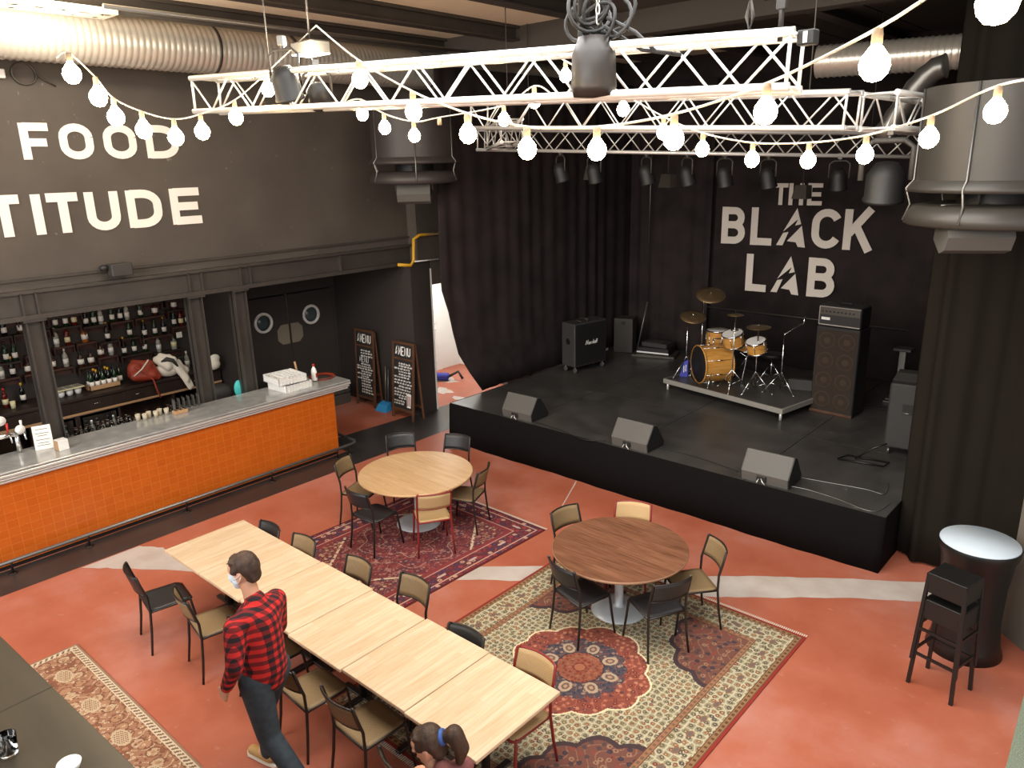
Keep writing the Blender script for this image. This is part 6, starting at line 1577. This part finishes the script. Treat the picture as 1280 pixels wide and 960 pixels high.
soft([('c', hc + hf * .065 - upv * .02 + sdv * .03, hc + hf * .065 - upv * .02 - sdv * .03, .034, .034), ('c', hc + hf * .085 - upv * .02, hc + hf * .06 - upv * .085, .032, .034), ('c', hc + hf * .05 - upv * .07 + sdv * .035, hc + hf * .05 - upv * .07 - sdv * .035, .03, .03), ('c', hc + hf * .04 - upv * .045 + sdv * .05, hc + hf * .04 - upv * .045 - sdv * .05, .027, .027)], 'face_mask', 'mask', man, .008, it=3)
for s in (-1, 1): q = MB(); q.tube([hc + hf * .05 + sdv * s * .068 - upv * .02, hc + hf * .01 + sdv * s * .084 - upv * .0, hc - hf * .02 + sdv * s * .09 + upv * .02], .0025, 5); q.tube([hc + hf * .04 + sdv * s * .066 - upv * .06, hc - hf * .0 + sdv * s * .082 - upv * .03, hc - hf * .02 + sdv * s * .09 + upv * .0], .0025, 5); q.build('mask_strap', 'white_plastic', man)
q = MB(); q.bbox(-.1, -.02, .125, .14, 1.24, 1.34, .004); q.build('shirt_pocket', 'duct_box', man) if False else None

# seated person with ponytail
wo = thing('person', 'person with brown ponytail and blue hair tie seated at the long table', 'person', (0, 0, -.03), math.radians(80))
sk = []; hc = Vector((0, .03, 1.16)); hf = Vector((-.63, .70, -.28)).normalized()
HW = onz(535, 932, 1.13); wo.location = (HW.x + .03, HW.y - .005, -.03); print('WOMAN', HW)
L_sh, R_sh = Vector((-.16, -.1, 1.0)), Vector((.17, -.1, 1.0)); L_el, L_wr = Vector((-.22, .05, .8)), Vector((-.1, .2, .78)); R_el, R_wr = Vector((.22, .04, .8)), Vector((.1, .22, .78))
sk += head_parts(hc, hf) + [('c', (.0, -.06, .98), hc - Vector((.0, .02, .09)), .05, .046), ('c', (0, -.08, .55), (0, -.1, .75), .12, .11), ('c', (0, -.1, .75), (0, -.1, .86), .11, .10), ('c', L_sh, R_sh, .05, .05)]
for a, b_, c in ((L_sh, L_el, L_wr), (R_sh, R_el, R_wr)): sk += [('c', a, b_, .044, .036), ('c', b_, c, .036, .025)]
LG = []
for s in (-1, 1):
    hp, kn, ak = Vector((s * .09, -.06, .56)), Vector((s * .1, .34, .55)), Vector((s * .1, .36, .1)); LG.append((hp, kn, ak)); sk += [('c', hp, kn, .08, .055), ('c', kn, ak, .052, .034), ('c', ak, ak + Vector((0, .13, -.055)), .034, .026)]
figure_hand(sk, L_wr, (.9, .45, 0), (0, 0, -1), (0, 1, 0), .5, .92); figure_hand(sk, R_wr, (-.9, .45, 0), (0, 0, -1), (0, 1, 0), .5, .92)
soft(sk, 'body', 'skin', wo, .0075, it=3)
sh = [('c', (0, -.08, .56), (0, -.1, .78), .145, .13), ('e', (0, -.1, .86), (.165, .115, .2)), ('c', L_sh + Vector((.02, 0, 0)), R_sh - Vector((.02, 0, 0)), .065, .065), ('c', (-.07, -.1, .99), (.07, -.1, .99), .08, .08), ('c', (.0, -.1, 1.0), (.02, -.09, 1.06), .08, .06)]
for a, b_, c in ((L_sh, L_el, L_wr), (R_sh, R_el, R_wr)): sh += [('c', a, b_, .062, .05), ('c', b_, b_.lerp(c, .85), .05, .038)]
soft(sh, 'sweater', 'sweater', wo, .013, it=6)
tr = [('c', (-.06, -.05, .57), (.06, -.05, .57), .11, .11)]
for hp, kn, ak in LG: tr += [('c', hp, kn, .098, .072), ('c', kn, kn.lerp(ak, .94), .07, .055)]
soft(tr, 'trousers', 'jeans', wo, .013, it=6)
for hp, kn, ak in LG: shoe(ak, ak + Vector((0, .15, -.058)), 'shoe', wo)
sd = hf.cross(Vector((0, 0, 1))).normalized(); up = sd.cross(hf)
tie = hc - hf * .10 + up * .045
hair_cap(hc, hf, wo, [(hc - hf * .05 + up * .03, tie, .07, .035), (tie - hf * .02, tie - hf * .09 + up * .01, .034, .056), (tie - hf * .09, tie - hf * .13 - Vector((0, 0, .10)), .058, .05), (tie - hf * .13 - Vector((0, 0, .10)), tie - hf * .11 - Vector((0, 0, .22)), .05, .02)])
q = MB(); mx = Matrix.Translation(tie - hf * .008) @ hf.to_track_quat('Z', 'Y').to_matrix().to_4x4()
q.lathe([(.03, -.018), (.047, -.014), (.052, 0), (.047, .014), (.03, .018)], 16, mx=mx); q.build('hair_tie', 'hair_tie', wo)
eyes(hc, hf, wo)

# ================================================================ LIGHT
wd = bpy.data.worlds.new('daylight'); bpy.context.scene.world = wd; wd.use_nodes = True
bg = wd.node_tree.nodes['Background']; bg.inputs[0].default_value = (1.0, .99, .98, 1); bg.inputs[1].default_value = 1.2
def area(name, loc, rot_, sx, sy, e, col=(1, .97, .92)):
    L = bpy.data.lights.new(name, 'AREA'); L.shape = 'RECTANGLE'; L.size = sx; L.size_y = sy; L.energy = e; L.color = col
    o = bpy.data.objects.new(name, L); COL.objects.link(o); o.location = loc; o.rotation_euler = rot_; return o
# glazed roof light behind / above the gallery
area('rooflight', (-4.0, -7.5, 6.6), (math.radians(68), 0, 0), 13, 4.5, 1500, (1, .99, .97))
area('overhead_fill', (-3.2, 4.1, 6.15), (0, 0, 0), 4.2, 4.2, 440, (1, .985, .96))  # added overhead fill to even out the floor, ceiling is closed here
# warm work lamp washing the duct
Lp = bpy.data.lights.new('work_lamp_light', 'POINT'); Lp.energy = 130; Lp.color = (1, .88, .7); Lp.shadow_soft_size = .1
o = bpy.data.objects.new('work_lamp_light', Lp); COL.objects.link(o); o.location = far(388, 66, 7.4)
Lp = bpy.data.lights.new('work_lamp_light', 'POINT'); Lp.energy = 130; Lp.color = (1, .88, .7); Lp.shadow_soft_size = .1
o = bpy.data.objects.new('work_lamp_light', Lp); COL.objects.link(o); o.location = (-9.0, 3.2, 6.0)
area('bar_strip_light', (-12.2, 4.2, 2.72), (0, 0, 0), .3, 3.5, 10, (1, .8, .6))
area('fridge_light', (-12.9, 3.9, .83), (0, 0, 0), .2, 1.2, 3, (.95, 1, .95))
sc = bpy.context.scene
sc.view_settings.view_transform = 'Standard'; sc.view_settings.look = 'None'; sc.view_settings.gamma = 1; sc.view_settings.use_curve_mapping = False
sc.view_settings.exposure = 0.03
sc.cycles.max_bounces = 6; sc.cycles.diffuse_bounces = 3; sc.cycles.glossy_bounces = 3; sc.cycles.transmission_bounces = 6; sc.cycles.sample_clamp_indirect = 6
